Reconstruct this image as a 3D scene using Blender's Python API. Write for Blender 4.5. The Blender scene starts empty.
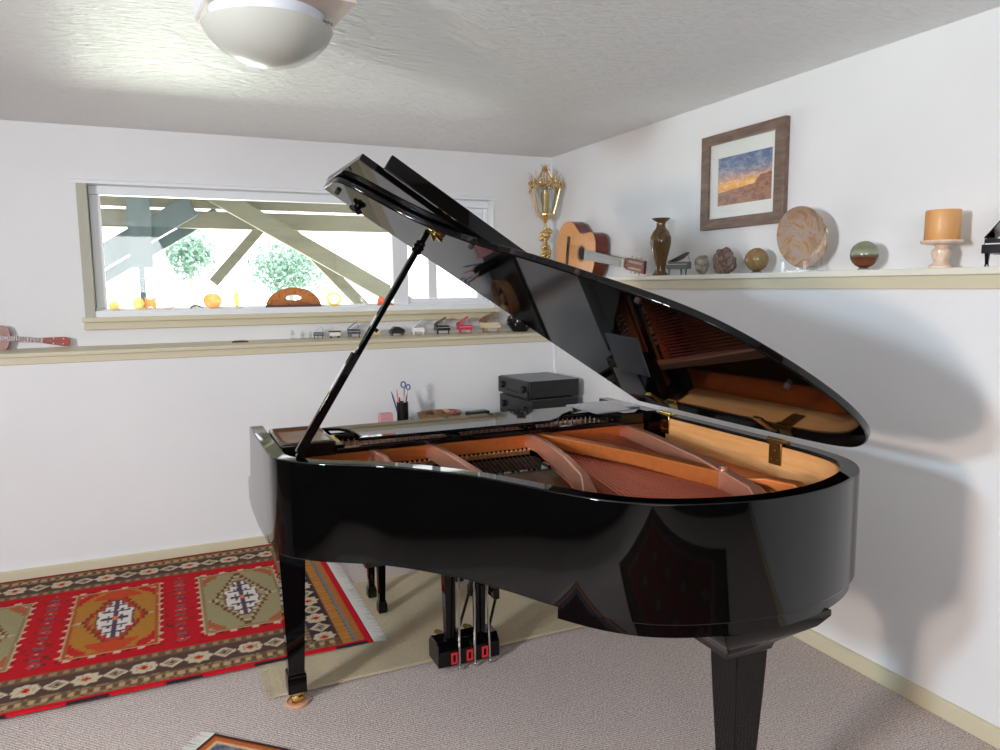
import bpy, bmesh, math, random
from mathutils import Vector, Matrix, Quaternion, noise
random.seed(7)
PI = math.pi
scene = bpy.context.scene
COL = scene.collection

# ------------------------------------------------------------------ helpers
def lin(c):
    return tuple(((v/255.0)/12.92 if v/255.0 <= 0.04045 else ((v/255.0+0.055)/1.055)**2.4) for v in c)

class NT:
    def __init__(s, name):
        s.m = bpy.data.materials.new(name); s.m.use_nodes = True
        s.t = s.m.node_tree; s.n = s.t.nodes; s.l = s.t.links
        s.b = s.n['Principled BSDF']
    def node(s, typ, **kw):
        n = s.n.new(typ)
        for k, v in kw.items():
            setattr(n, k, v)
        return n
    def coord(s, scale=(1, 1, 1), rot=(0, 0, 0)):
        tc = s.node('ShaderNodeTexCoord'); mp = s.node('ShaderNodeMapping')
        mp.inputs['Scale'].default_value = scale; mp.inputs['Rotation'].default_value = rot
        s.l.new(tc.outputs['Object'], mp.inputs['Vector'])
        return mp.outputs['Vector']
    def noise(s, vec, scale, detail=3, dist=0.0, rough=0.5):
        n = s.node('ShaderNodeTexNoise')
        n.inputs['Scale'].default_value = scale; n.inputs['Detail'].default_value = detail
        n.inputs['Distortion'].default_value = dist; n.inputs['Roughness'].default_value = rough
        s.l.new(vec, n.inputs['Vector'])
        return n.outputs['Fac']
    def ramp(s, fac, stops):
        r = s.node('ShaderNodeValToRGB')
        el = r.color_ramp.elements
        while len(el) < len(stops): el.new(0.5)
        for e, (p, c) in zip(el, stops):
            e.position = p; e.color = tuple(c) + (1,)
        s.l.new(fac, r.inputs['Fac'])
        return r.outputs['Color']
    def color(s, out): s.l.new(out, s.b.inputs['Base Color'])
    def bump(s, fac, strength, dist=0.01):
        b = s.node('ShaderNodeBump')
        b.inputs['Strength'].default_value = strength; b.inputs['Distance'].default_value = dist
        s.l.new(fac, b.inputs['Height']); s.l.new(b.outputs['Normal'], s.b.inputs['Normal'])

def plain(name, rgb, rough=0.5, metal=0.0, spec=0.5, bump=None, vary=0.0, vscale=12):
    t = NT(name)
    c = lin(rgb)
    t.b.inputs['Base Color'].default_value = c + (1,)
    t.b.inputs['Roughness'].default_value = rough
    t.b.inputs['Metallic'].default_value = metal
    t.b.inputs['Specular IOR Level'].default_value = spec
    v = t.coord()
    if vary:
        f = t.noise(v, vscale, 4)
        t.color(t.ramp(f, [(0.3, [x*(1-vary) for x in c]), (0.7, [min(1, x*(1+vary)) for x in c])]))
    if bump:
        t.bump(t.noise(v, bump[0], 4), bump[1], bump[2])
    return t.m

def wood(name, c1, c2, scale=(1, 12, 12), nscale=3.0, rough=0.3):
    t = NT(name)
    f = t.noise(t.coord(scale), nscale, 5, 0.6)
    t.color(t.ramp(f, [(0.3, lin(c1)), (0.7, lin(c2))]))
    t.b.inputs['Roughness'].default_value = rough
    return t.m

def stone(name, stops, scale=14, dist=2.0, rough=0.15, stretch=(1, 1, 1), detail=5):
    t = NT(name)
    f = t.noise(t.coord(stretch), scale, detail, dist)
    t.color(t.ramp(f, [(p, lin(c)) for p, c in stops]))
    t.b.inputs['Roughness'].default_value = rough
    return t.m

def translucent(name, stops, scale=20, mix=0.75, clear=0.0):
    t = NT(name)
    f = t.noise(t.coord(), scale, 4, 1.0)
    col = t.ramp(f, [(p, lin(c)) for p, c in stops])
    t.color(col); t.b.inputs['Roughness'].default_value = 0.2
    tr = t.node('ShaderNodeBsdfTranslucent'); t.l.new(col, tr.inputs['Color'])
    tp = t.node('ShaderNodeBsdfTransparent'); t.l.new(col, tp.inputs['Color'])
    m1 = t.node('ShaderNodeMixShader'); m1.inputs[0].default_value = clear
    m2 = t.node('ShaderNodeMixShader'); m2.inputs[0].default_value = mix
    out = t.n['Material Output']
    t.l.new(tr.outputs[0], m1.inputs[1]); t.l.new(tp.outputs[0], m1.inputs[2])
    t.l.new(t.b.outputs[0], m2.inputs[1]); t.l.new(m1.outputs[0], m2.inputs[2])
    t.l.new(m2.outputs[0], out.inputs[0])
    return t.m

def thin_glass(name, tint=(1, 1, 1), gloss=0.08, rough=0.02):
    t = NT(name)
    tp = t.node('ShaderNodeBsdfTransparent'); tp.inputs[0].default_value = tuple(tint) + (1,)
    gl = t.node('ShaderNodeBsdfGlossy'); gl.inputs['Roughness'].default_value = rough
    mx = t.node('ShaderNodeMixShader')
    lw = t.node('ShaderNodeLayerWeight'); lw.inputs[0].default_value = 0.25
    ma = t.node('ShaderNodeMath'); ma.operation = 'MULTIPLY'; ma.inputs[1].default_value = gloss*6
    ad = t.node('ShaderNodeMath'); ad.operation = 'ADD'; ad.inputs[1].default_value = gloss
    t.l.new(lw.outputs['Fresnel'], ma.inputs[0]); t.l.new(ma.outputs[0], ad.inputs[0])
    t.l.new(ad.outputs[0], mx.inputs[0]); t.l.new(tp.outputs[0], mx.inputs[1]); t.l.new(gl.outputs[0], mx.inputs[2])
    t.l.new(mx.outputs[0], t.n['Material Output'].inputs[0])
    return t.m

def tag(o, label=None, cat=None, group=None, kind=None):
    if label: o['label'] = label
    if cat: o['category'] = cat
    if group: o['group'] = group
    if kind: o['kind'] = kind
    return o

def thing(name, loc, label, cat, group=None):
    o = bpy.data.objects.new(name, None); COL.objects.link(o)
    o.location = loc; o.empty_display_size = 0.05
    o['_inv'] = [-v for v in loc]
    return tag(o, label, cat, group)

class MB:
    """collects shapes; build() links them as one mesh object"""
    def __init__(s, M=None):
        s.bm = bmesh.new(); s.M = M or Matrix.Identity(4); s.mi = 0
    def v(s, p): return s.bm.verts.new(s.M @ Vector(p))
    def f(s, vs):
        try:
            f = s.bm.faces.new(vs); f.material_index = s.mi; return f
        except ValueError:
            return None
    def box(s, c, d, rz=0, rot=None):
        R = rot or Matrix.Rotation(rz, 3, 'Z')
        vs = [s.v(Vector(c) + R @ Vector((x*d[0]/2, y*d[1]/2, z*d[2]/2))) for x in (-1, 1) for y in (-1, 1) for z in (-1, 1)]
        for q in ((0, 1, 3, 2), (4, 6, 7, 5), (0, 4, 5, 1), (2, 3, 7, 6), (0, 2, 6, 4), (1, 5, 7, 3)):
            s.f([vs[i] for i in q])
        return s
    def span(s, a, b):
        return s.box([(a[i]+b[i])/2 for i in range(3)], [abs(b[i]-a[i]) for i in range(3)])
    def prism(s, pts, z0, z1, to=None):
        """outline in 2D, extruded; to(x,y,z) maps to 3D"""
        to = to or (lambda x, y, z: (x, y, z))
        a = [s.v(to(x, y, z0)) for x, y in pts]; b = [s.v(to(x, y, z1)) for x, y in pts]
        n = len(pts)
        s.f(a[::-1]); s.f(b)
        for i in range(n): s.f([a[i], a[(i+1) % n], b[(i+1) % n], b[i]])
        return s
    def strip(s, outer, inner, z0, z1, closed=False, to=None):
        to = to or (lambda x, y, z: (x, y, z))
        n = len(outer)
        R = [[s.v(to(*p, z)) for p in path] for path, z in ((outer, z0), (outer, z1), (inner, z1), (inner, z0))]
        for i in range(n if closed else n-1):
            j = (i+1) % n
            for k in range(4):
                A, B = R[k], R[(k+1) % 4]
                s.f([A[i], A[j], B[j], B[i]])
        if not closed:
            s.f([R[k][0] for k in range(4)]); s.f([R[k][-1] for k in range(3, -1, -1)])
        return s
    def tube(s, pts, r, seg=10, caps=True):
        pts = [Vector(p) for p in pts]; n = len(pts)
        rs = r if isinstance(r, (list, tuple)) else [r]*n
        rings = []; prev = None
        for i, p in enumerate(pts):
            t = (pts[min(i+1, n-1)] - pts[max(i-1, 0)])
            t = t.normalized() if t.length > 1e-9 else Vector((0, 0, 1))
            if prev is None:
                a = Vector((0, 0, 1)) if abs(t.z) < 0.9 else Vector((1, 0, 0))
                u = t.cross(a).normalized()
            else:
                u = (prev - t*prev.dot(t)).normalized()
            prev = u; w = t.cross(u)
            rings.append([s.v(p + (u*math.cos(2*PI*k/seg) + w*math.sin(2*PI*k/seg))*rs[i]) for k in range(seg)])
        for A, B in zip(rings, rings[1:]):
            for k in range(seg): s.f([A[k], A[(k+1) % seg], B[(k+1) % seg], B[k]])
        if caps: s.f(rings[0][::-1]); s.f(rings[-1])
        return s
    def lathe(s, prof, c=(0, 0, 0), seg=24, sx=1, sy=1, R=None):
        """prof: (r,z) bottom to top; r=0 closes"""
        R = R or Matrix.Identity(3); c = Vector(c); rings = []
        for r, z in prof:
            if r < 1e-6: rings.append([s.v(c + R @ Vector((0, 0, z)))])
            else: rings.append([s.v(c + R @ Vector((r*math.cos(2*PI*k/seg)*sx, r*math.sin(2*PI*k/seg)*sy, z))) for k in range(seg)])
        for A, B in zip(rings, rings[1:]):
            for k in range(seg):
                k2 = (k+1) % seg
                if len(A) == 1 and len(B) == 1: continue
                if len(A) == 1: s.f([A[0], B[k2], B[k]])
                elif len(B) == 1: s.f([A[k], A[k2], B[0]])
                else: s.f([A[k], A[k2], B[k2], B[k]])
        if len(rings[0]) > 1: s.f(rings[0][::-1])
        if len(rings[-1]) > 1: s.f(rings[-1])
        return s
    def ball(s, c, r, seg=16, sc=(1, 1, 1)):
        m = 10
        return s.lathe([(r*math.sin(PI*i/m)*1.0, -r*sc[2]*math.cos(PI*i/m)) for i in range(m+1)], c, seg, sc[0], sc[1])
    def loft(s, sections):
        """sections: list of (cx,cy,z,hx,hy) rectangles"""
        rings = [[s.v((cx+a*hx, cy+b*hy, z)) for a, b in ((-1, -1), (1, -1), (1, 1), (-1, 1))] for cx, cy, z, hx, hy in sections]
        s.f(rings[0][::-1]); s.f(rings[-1])
        for A, B in zip(rings, rings[1:]):
            for k in range(4): s.f([A[k], A[(k+1) % 4], B[(k+1) % 4], B[k]])
        return s
    def build(s, name, mat, parent=None, smooth=35, bevel=0, seg=2, fix=True):
        if fix: bmesh.ops.recalc_face_normals(s.bm, faces=s.bm.faces[:])
        me = bpy.data.meshes.new(name); s.bm.to_mesh(me); s.bm.free()
        for m in (mat if isinstance(mat, (list, tuple)) else [mat]): me.materials.append(m)
        if smooth:
            me.polygons.foreach_set('use_smooth', [True]*len(me.polygons))
            me.set_sharp_from_angle(angle=math.radians(smooth))
        o = bpy.data.objects.new(name, me); COL.objects.link(o)
        if bevel:
            b = o.modifiers.new('bevel', 'BEVEL'); b.width = bevel; b.segments = seg
            b.limit_method = 'ANGLE'; b.angle_limit = math.radians(40)
        if parent is not None:
            o.parent = parent
            if parent.type == 'EMPTY' and '_inv' in parent:
                o.matrix_parent_inverse = Matrix.Translation(Vector(parent['_inv']))
        return o

def catmull(pts, n=6, closed=False):
    out = []; m = len(pts)
    P = lambda i: Vector(pts[i % m]) if closed else Vector(pts[max(0, min(m-1, i))])
    for i in range(m if closed else m-1):
        a, b, c, d = P(i-1), P(i), P(i+1), P(i+2)
        for k in range(n):
            t = k/n
            out.append(tuple(0.5*((2*b) + (c-a)*t + (2*a-5*b+4*c-d)*t*t + (-a+3*b-3*c+d)*t**3)))
    if not closed: out.append(tuple(pts[-1]))
    return out

def offset(path, d):
    """offset an open 2D path to its left by d"""
    out = []; n = len(path)
    for i in range(n):
        a = Vector(path[max(0, i-1)]); b = Vector(path[min(n-1, i+1)])
        t = (b-a).normalized(); out.append((path[i][0]-t.y*d, path[i][1]+t.x*d))
    return out

def copy_tree(o, M, label=None, parent=None):
    c = o.copy(); COL.objects.link(c)
    if parent is not None: c.parent = parent
    else:
        c.matrix_world = M
        if label: c['label'] = label
    for ch in list(o.children):
        copy_tree(ch, None, None, c)
    return c

# ------------------------------------------------------------------ materials
def wall_mat():
    t = NT('wall_paint')
    v = t.coord()
    t.color(t.ramp(t.noise(v, 1.3, 3), [(0.3, lin((224, 224, 226))), (0.7, lin((230, 230, 231)))]))
    t.b.inputs['Roughness'].default_value = 0.55
    t.bump(t.noise(v, 60, 4), 0.08, 0.004)
    return t.m
M_WALL = wall_mat()
def ceiling_mat():
    t = NT('ceiling_paint')
    t.b.inputs['Base Color'].default_value = lin((246, 246, 249)) + (1,)
    t.b.inputs['Roughness'].default_value = 0.38
    v = t.coord((1.0, 4.2, 1), (0, 0, .12))
    f1 = t.noise(v, 15, 5, .7, 0.6)
    v2 = t.coord((1.0, 2.6, 1), (0, 0, -.5))
    f2 = t.noise(v2, 11, 4, .8)
    m = t.node('ShaderNodeMath'); m.operation = 'ADD'
    t.l.new(f1, m.inputs[0]); t.l.new(f2, m.inputs[1])
    t.bump(m.outputs[0], 1.0, 0.020)
    return t.m
M_CEIL = ceiling_mat()
def carpet_mat():
    t = NT('carpet')
    v = t.coord()
    a = t.noise(v, 170, 3, 0.2, 0.7)
    w = t.node('ShaderNodeTexWave'); w.bands_direction = 'DIAGONAL'
    w.inputs['Scale'].default_value = 42; w.inputs['Distortion'].default_value = 5; w.inputs['Detail'].default_value = 2
    w.inputs['Detail Scale'].default_value = 6
    t.l.new(v, w.inputs['Vector'])
    m = t.node('ShaderNodeMath'); m.operation = 'MULTIPLY_ADD'; m.inputs[1].default_value = 0.22
    t.l.new(w.outputs['Fac'], m.inputs[0]); t.l.new(a, m.inputs[2])
    t.color(t.ramp(m.outputs[0], [(0.36, lin((116, 104, 100))), (0.58, lin((186, 172, 166))), (0.80, lin((230, 218, 212)))]))
    t.b.inputs['Roughness'].default_value = 0.95; t.b.inputs['Specular IOR Level'].default_value = 0.1
    t.bump(m.outputs[0], 0.6, 0.006)
    return t.m
M_CARPET = carpet_mat()
M_TRIM = plain('beige_trim_paint', (206, 197, 170), 0.45, bump=(30, 0.05, 0.003))
M_TRIM2 = plain('cream_shelf_paint', (226, 222, 208), 0.4)
M_WHITE = plain('white_vinyl', (232, 235, 240), 0.35)
M_BLACK = plain('piano_black_polish', (5, 5, 5), 0.03, spec=0.40)
M_BLACK2 = plain('black_satin', (12, 11, 11), 0.3)
M_BRASS = plain('brass', (222, 190, 120), 0.16, 1.0)
M_STEEL = plain('polished_steel', (205, 205, 205), 0.22, 1.0)
M_GOLD = plain('bronze_plate_paint', (206, 120, 62), 0.34, 0.55, vary=0.08, vscale=40)
M_GOLD2 = plain('bronze_strut_paint', (200, 140, 115), 0.32, 0.5, vary=0.05, vscale=40)
M_VENEER = wood('maple_veneer', (206, 142, 84), (232, 176, 118), (9, 1.2, 14), 2.4, 0.22)
M_SPRUCE = wood('spruce_soundboard', (128, 84, 46), (160, 112, 66), (22, 1.5, 1), 3.0, 0.35)
M_COPPER = plain('copper_wound_strings', (206, 104, 76), 0.35, 0.6)
M_WIRE = plain('steel_strings', (120, 105, 92), 0.35, 0.9)
M_RED = plain('red_felt', (190, 30, 40), 0.9)
M_DARKFELT = plain('dark_felt', (40, 30, 26), 0.9)
M_GLASS = thin_glass('window_glass', (0.97, 0.985, 0.98), 0.03)
M_CLEAR = thin_glass('clear_glass', (0.93, 0.95, 0.96), 0.10)
M_ACRYL = thin_glass('acrylic', (0.94, 0.96, 0.96), 0.10, 0.05)

def struct(o): o['kind'] = 'structure'; return o

# ------------------------------------------------------------------ room (metres; camera stands at x=0,y=0)
XR, YB, ZC = 2.375, 4.41, 2.395          # lower right wall, lower back wall, ceiling
XU, YU = 2.56, 4.78                      # the wall faces above the two ledges
XL, YR = -2.75, -2.3
ZR, ZL = 1.545, 1.185                    # ledge tops: right, back
struct(MB().span((XL-.1, YR-.1, -.1), (XU+.1, YU+.2, 0)).build('floor', M_CARPET, smooth=0))
struct(MB().span((XL-.1, YR-.1, ZC), (XU+.1, YU+.2, ZC+.1)).build('ceiling', M_CEIL, smooth=0))
WX0, WX1, WZ0, WZ1 = -.405, 2.10, 1.345, 2.085   # window opening
b = MB(); b.span((XL, YB+.006, 0), (XR+.02, YU, ZL-.06)).span((XL, YU, 0), (WX0, YU+.16, ZC)).span((WX1, YU, 0), (XU+.1, YU+.16, ZC))
b.span((WX0, YU, 0), (WX1, YU+.16, WZ0-.02)).span((WX0, YU, WZ1), (WX1, YU+.16, ZC))
struct(b.build('wall_back', M_WALL, smooth=0))
b = MB(); b.span((XR+.01, YR, 0), (XU, YU, ZR-.07)).span((XU, YR, 0), (XU+.1, YU, ZC))
struct(b.build('wall_right', M_WALL, smooth=0))
# the left wall has two window openings that let daylight in
LW = [(.02, .50, 1.40, 1.80), (.30, .76, 1.86, 2.18)]
b = MB(); ys = [YR]
b.span((XL-.1, YR, 0), (XL, .02, ZC)).span((XL-.1, .76, 0), (XL, YU, ZC))
b.span((XL-.1, .02, 0), (XL, .76, 1.40)).span((XL-.1, .02, 1.80), (XL, .76, 1.86)).span((XL-.1, .02, 2.18), (XL, .76, ZC))
b.span((XL-.1, .50, 1.40), (XL, .76, 1.80)).span((XL-.1, .02, 1.86), (XL, .30, 2.18))
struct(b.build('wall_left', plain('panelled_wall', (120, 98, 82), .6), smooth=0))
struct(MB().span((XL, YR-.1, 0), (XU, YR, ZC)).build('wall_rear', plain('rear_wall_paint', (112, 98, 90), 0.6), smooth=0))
# ledges
b = MB(); b.span((XL, YB, ZL-.06), (XR+.01, YU, ZL)).span((XL, YB-.012, ZL-.022), (XR+.01, YB+.02, ZL))
struct(b.build('trim_1', M_TRIM, bevel=.004))
b = MB(); b.span((XR, YR, ZR-.070), (XU, YU, ZR-.024))
struct(b.build('trim_2', M_TRIM, bevel=.002))
b = MB(); b.span((XR-.012, YR, ZR-.024), (XU, YU, ZR))
struct(b.build('trim_3', M_TRIM2, bevel=.003))
struct(MB().span((XL, YB-.014, 0), (XR, YB+.008, .062)).build('baseboard_back', M_TRIM, bevel=.003))
struct(MB().span((XR-.006, YR, 0), (XR+.012, YB, .066)).build('baseboard_right', M_TRIM, bevel=.003))
struct(MB().span((XR-.012, YB-.022, .066), (XR+.012, YB+.008, ZL-.06)).build('trim_4', M_WALL, bevel=.008))
# window
w = tag(MB().span((-10, -10, -10), (-9.9, -9.9, -9.9)).build('window_1', M_WHITE), kind='structure')
bpy.data.objects.remove(w)
W = bpy.data.objects.new('window_1', None); COL.objects.link(W); W['kind'] = 'structure'
def wpart(b, name, mat, bevel=0): return b.build(name, mat, W, bevel=bevel)
b = MB()
FY0, FY1 = YU+.075, YU+.135
b.span((WX0+.05, FY0, WZ0+.0), (WX1, FY1, WZ0+.045)).span((WX0+.05, FY0, WZ1-.05), (WX1, FY1, WZ1))
b.span((WX0+.05, FY0+.003, WZ0+.046), (WX0+.105, FY1-.003, WZ1-.051)).span((WX1-.04, FY0+.003, WZ0+.046), (WX1-.001, FY1-.003, WZ1-.051)).span((1.40, FY0-.012, WZ0+.001), (1.505, FY1+.001, WZ1-.001))
wpart(b, 'window_frame', M_WHITE, .004)
b = MB(); b.span((1.506, FY0+.01, WZ0+.046), (WX1-.041, FY1-.01, WZ0+.075)).span((1.506, FY0+.01, WZ1-.09), (WX1-.041, FY1-.01, WZ1-.051))
b.span((1.66, FY0+.022, WZ0+.076), (1.72, FY1-.022, WZ1-.091)).span((WX1-.085, FY0+.012, WZ0+.076), (WX1-.042, FY1-.012, WZ1-.091))
wpart(b, 'window_sash', M_WHITE, .003)
wpart(MB().span((WX0+.1, FY0+.03, WZ0+.04), (1.41, FY0+.036, WZ1-.045)), 'window_pane', M_GLASS)
wpart(MB().span((1.5, FY0+.03, WZ0+.04), (WX1-.03, FY0+.036, WZ1-.045)), 'window_pane', M_GLASS)
wpart(MB().span((WX0-.002, YU-.006, WZ0), (WX0+.048, YU+.13, WZ1)), 'window_jamb', plain('grey_beige_trim', (176, 174, 158), .5))
b = MB(); b.span((WX0-.03, YU-.004, WZ1), (WX1+.03, YU+.01, WZ1+.012)).span((WX0-.03, YU-.008, WZ1+.022), (WX1+.03, YU+.01, WZ1+.026)).span((WX1, YU-.008, WZ0), (WX1+.006, YU+.01, WZ1+.02))
wpart(b, 'window_casing', M_WHITE, .001)
wpart(MB().span((WX0-.0, YU+.002, WZ0-.005), (WX1, YU+.075, WZ0+.035)), 'window_sill', M_WHITE, .003)
b = MB(); b.span((WX0-.015, YU-.05, WZ0-.027), (WX1+.035, YU+.01, WZ0)).span((WX0-.010, YU-.028, WZ0-.070), (WX1+.028, YU+.01, WZ0-.026))
wpart(b, 'sill_nosing', M_TRIM, .004)
# frames of the two left windows
for k, (y0, y1, z0, z1) in enumerate(LW):
    b = MB()
    b.span((XL-.07, y0, z0), (XL-.03, y1, z0+.04)).span((XL-.07, y0, z1-.04), (XL-.03, y1, z1))
    b.span((XL-.07, y0, z0), (XL-.03, y0+.04, z1)).span((XL-.07, y1-.04, z0), (XL-.03, y1, z1))
    struct(b.build('window_%d' % (k+2), M_WHITE))

# ------------------------------------------------------------------ outdoors
def leafy(name, c, r, n, mat, label, sc=(1, .8, 1), size=.12):
    b = MB(); rnd = random.Random(hash(label) % 999 if False else int(c[0]*100) + n)
    for i in range(n):
        d = Vector((rnd.gauss(0, 1), rnd.gauss(0, 1), rnd.gauss(0, 1))).normalized() * (rnd.random()**.45) * r * (1+.35*noise.noise(Vector((i*.013, c[0], 0)))+.3*rnd.gauss(0, 1)*.5)
        p = Vector(c) + Vector((d.x*sc[0], d.y*sc[1], d.z*sc[2]))
        a = Vector((rnd.gauss(0, 1), rnd.gauss(0, 1), rnd.gauss(0, 1))).normalized(); q = a.orthogonal().normalized()
        s_ = size*(.5+rnd.random())
        b.f([b.v(p-a*s_), b.v(p+q*s_*.4), b.v(p+a*s_), b.v(p-q*s_*.4)])
    root = thing(name, (c[0], c[1], -.6), label, 'tree' if 'tree' in name else 'shrub', 'greenery beyond the window')
    b.build('foliage', mat, root, smooth=0, fix=False)
    tb = MB(); tb.tube([(c[0], c[1], -.6), (c[0]+.05, c[1], (c[2]-.6)/2), (c[0], c[1], c[2])], [.1, .07, .03])
    for k in range(4):
        a = k*1.6
        tb.tube([(c[0], c[1], c[2]-.5*r), (c[0]+.5*r*math.cos(a), c[1]+.3*r*math.sin(a), c[2]+.35*r)], [.035, .012], 6)
    tb.build('trunk', plain('bark', (176, 178, 166), .9), root)
    return root
M_LEAF = plain('leaves_grey_green', (150, 184, 164), .6, vary=.3)
M_BEAM = wood('weathered_beam', (118, 116, 98), (134, 130, 110), (1, 6, 6), 2, .7)
M_BEAM2 = wood('weathered_post', (84, 100, 102), (98, 112, 112), (6, 6, 1), 2, .7)
leafy('leafy_shrub', (.53, 17.2, 2.22), .52, 900, M_LEAF, 'pale green shrub seen through the left part of the window', size=.07)
leafy('broad_tree', (2.55, 17.0, 1.92), .85, 1500, M_LEAF, 'pale green tree seen through the middle of the window', sc=(1.05, .8, .72), size=.07)
def beam(b, p, q, w, d):
    p, q = Vector(p), Vector(q); t = (q-p).normalized(); y = Vector((0, 1, 0)); u = t.cross(y).normalized()
    vs = [b.v(e + u*(w/2)*a + y*(d/2)*c) for e in (p, q) for a, c in ((-1, -1), (1, -1), (1, 1), (-1, 1))]
    b.f(vs[:4][::-1]); b.f(vs[4:])
    for k in range(4): b.f([vs[k], vs[(k+1) % 4], vs[4+(k+1) % 4], vs[4+k]])
deck = thing('deck_framing', (1, 8, -.6), 'weathered timber deck framing with diagonal braces outside the window', 'deck')
b = MB(); b.span((-3, 7.95, 2.285), (5, 8.05, 2.50)); b.build('header_beam', M_BEAM, deck)
b = MB(); b.span((-3, 8.12, 2.10), (5, 8.22, 2.268)); b.build('lower_beam', M_BEAM, deck)
b = MB(); b.span((-.27, 7.80, 1.70), (-.07, 7.94, 2.60)); b.span((-.20, 7.85, -.6), (-.15, 7.90, 1.7)); b.build('post', M_BEAM2, deck)  # lower part made thin to imitate glare washing the post out
for p, q, w_, yy in (((-1.0, 0, 1.50), (.30, 0, 2.30), .20, 7.95), ((-1.0, 0, 1.32), (.55, 0, 2.28), .10, 8.3),
                     ((.34, 0, 2.50), (2.44, 0, 1.30), .165, 7.86), ((1.02, 0, 2.18), (.48, 0, 1.56), .10, 8.32),
                     ((1.25, 0, 2.15), (2.1, 0, 1.25), .12, 8.4)):
    b = MB(); beam(b, (p[0], yy, p[2]), (q[0], yy, q[2]), w_, .09); b.build('brace', M_BEAM2 if p[0] < 0 else M_BEAM, deck)
b = MB()
for k in range(9):
    b.span((-3, 5.3+k*.30, 2.62), (5, 5.57+k*.30, 2.66))
b.build('deck_boards', M_BEAM, deck)
for x in (4.9, -2.9): b = MB(); b.box((x, 8, 1.0), (.15, .15, 3.2)); b.build('corner_post', M_BEAM2, deck)
gr = MB(); gr.span((-40, YU+.3, -.7), (40, 60, -.6))
struct(gr.build('floor_outside', plain('dry_lawn', (206, 206, 200), .9, vary=.1, vscale=3), smooth=0))

# ------------------------------------------------------------------ rugs (woven pattern as colours of the wool)
def rug_mat(name):
    t = NT(name)
    a = t.node('ShaderNodeVertexColor'); a.layer_name = 'wool'
    f = t.noise(t.coord(), 260, 2)
    mx = t.node('ShaderNodeMixRGB'); mx.blend_type = 'MULTIPLY'; mx.inputs[0].default_value = .5
    t.l.new(a.outputs['Color'], mx.inputs[1])
    t.l.new(t.ramp(f, [(0.3, (.55, .55, .55)), (0.65, (1.15, 1.15, 1.15))]), mx.inputs[2])
    t.color(mx.outputs[0]); t.b.inputs['Roughness'].default_value = .95; t.b.inputs['Specular IOR Level'].default_value = .1
    t.bump(f, .5, .004)
    return t.m
M_RUG = rug_mat('rug_wool')
def rug_mesh(name, P0, U, V, lu, lv, step, fn, z, parent):
    nu, nv = int(lu/step), int(lv/step)
    me = bpy.data.meshes.new(name)
    vs, cols = [], []
    for j in range(nv+1):
        for i in range(nu+1):
            a, c = i*lu/nu, j*lv/nv
            wave = .0015*noise.noise(Vector((a*3, c*3, 1)))
            edge = min(a, lu-a, c, lv-c)
            vs.append((P0[0]+U[0]*a+V[0]*c, P0[1]+U[1]*a+V[1]*c, z*(.78 if edge < step*.5 else 1)+wave))
            cols.append(lin(fn(a, c))+(1,))
    fs = [(j*(nu+1)+i, j*(nu+1)+i+1, (j+1)*(nu+1)+i+1, (j+1)*(nu+1)+i) for j in range(nv) for i in range(nu)]
    me.from_pydata(vs, [], fs); me.update()
    at = me.color_attributes.new('wool', 'FLOAT_COLOR', 'POINT')
    at.data.foreach_set('color', [x for c in cols for x in c])
    me.materials.append(M_RUG)
    o = bpy.data.objects.new(name, me); COL.objects.link(o); o.parent = parent
    if '_inv' in parent: o.matrix_parent_inverse = Matrix.Translation(Vector(parent['_inv']))
    return o
def fringe(P0, D, L, out, ln, z, parent, mat, sp=.006):
    b = MB(); n = int(L/sp)
    for i in range(n):
        p = Vector(P0)+Vector(D)*(i*sp); j = random.uniform(-.006, .006)
        e = p+Vector(out)*(ln+random.uniform(-.008, .006))+Vector(D)*j
        w_ = Vector(D)*.0032
        b.f([b.v((*(p-w_).xy, z)), b.v((*(p+w_).xy, z)), b.v((*(e+w_*.8).xy, z*.75)), b.v((*(e-w_*.8).xy, z*.75))])
    o = b.build('fringe', mat, parent, smooth=0, fix=False); return o

RED, DRED, CREAM, BRN, BEI, TAN, SAGE, OCH, DK, ORG, GRY = (182, 24, 32), (120, 22, 30), (196, 180, 154), (84, 62, 56), (166, 146, 116), (140, 116, 86), (150, 140, 104), (170, 116, 48), (48, 36, 44), (182, 104, 48), (122, 116, 112)
RX0, RX1, RY0, RY1 = -2.05, .725, 2.945, 4.385
def hashn(i, j): return (math.sin(i*12.9898+j*78.233)*43758.5453) % 1.0
def flower(a, c, odd):
    """a along, c across, both centred, radius about .05"""
    r = math.hypot(a/1.05, c/.95); th = math.atan2(c, a)
    if odd:
        d = abs(a)/.052+abs(c)/.046; rr = r*(1+.10*math.cos(6*th))
        if d < .95 and rr < .047:
            if d < .22: return DK
            if d < .42: return BEI
            if d < .56: return (92, 70, 60)
            return CREAM
        return None
    R = .047*(1+.09*math.cos(8*th))
    if r < R:
        if r < .017 and (abs(a) < .006 or abs(c) < .006): return RED
        if r < .016: return ORG
        if .024 < r < .028 and math.cos(8*th) < -.3: return TAN
        return CREAM
    return None
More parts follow.
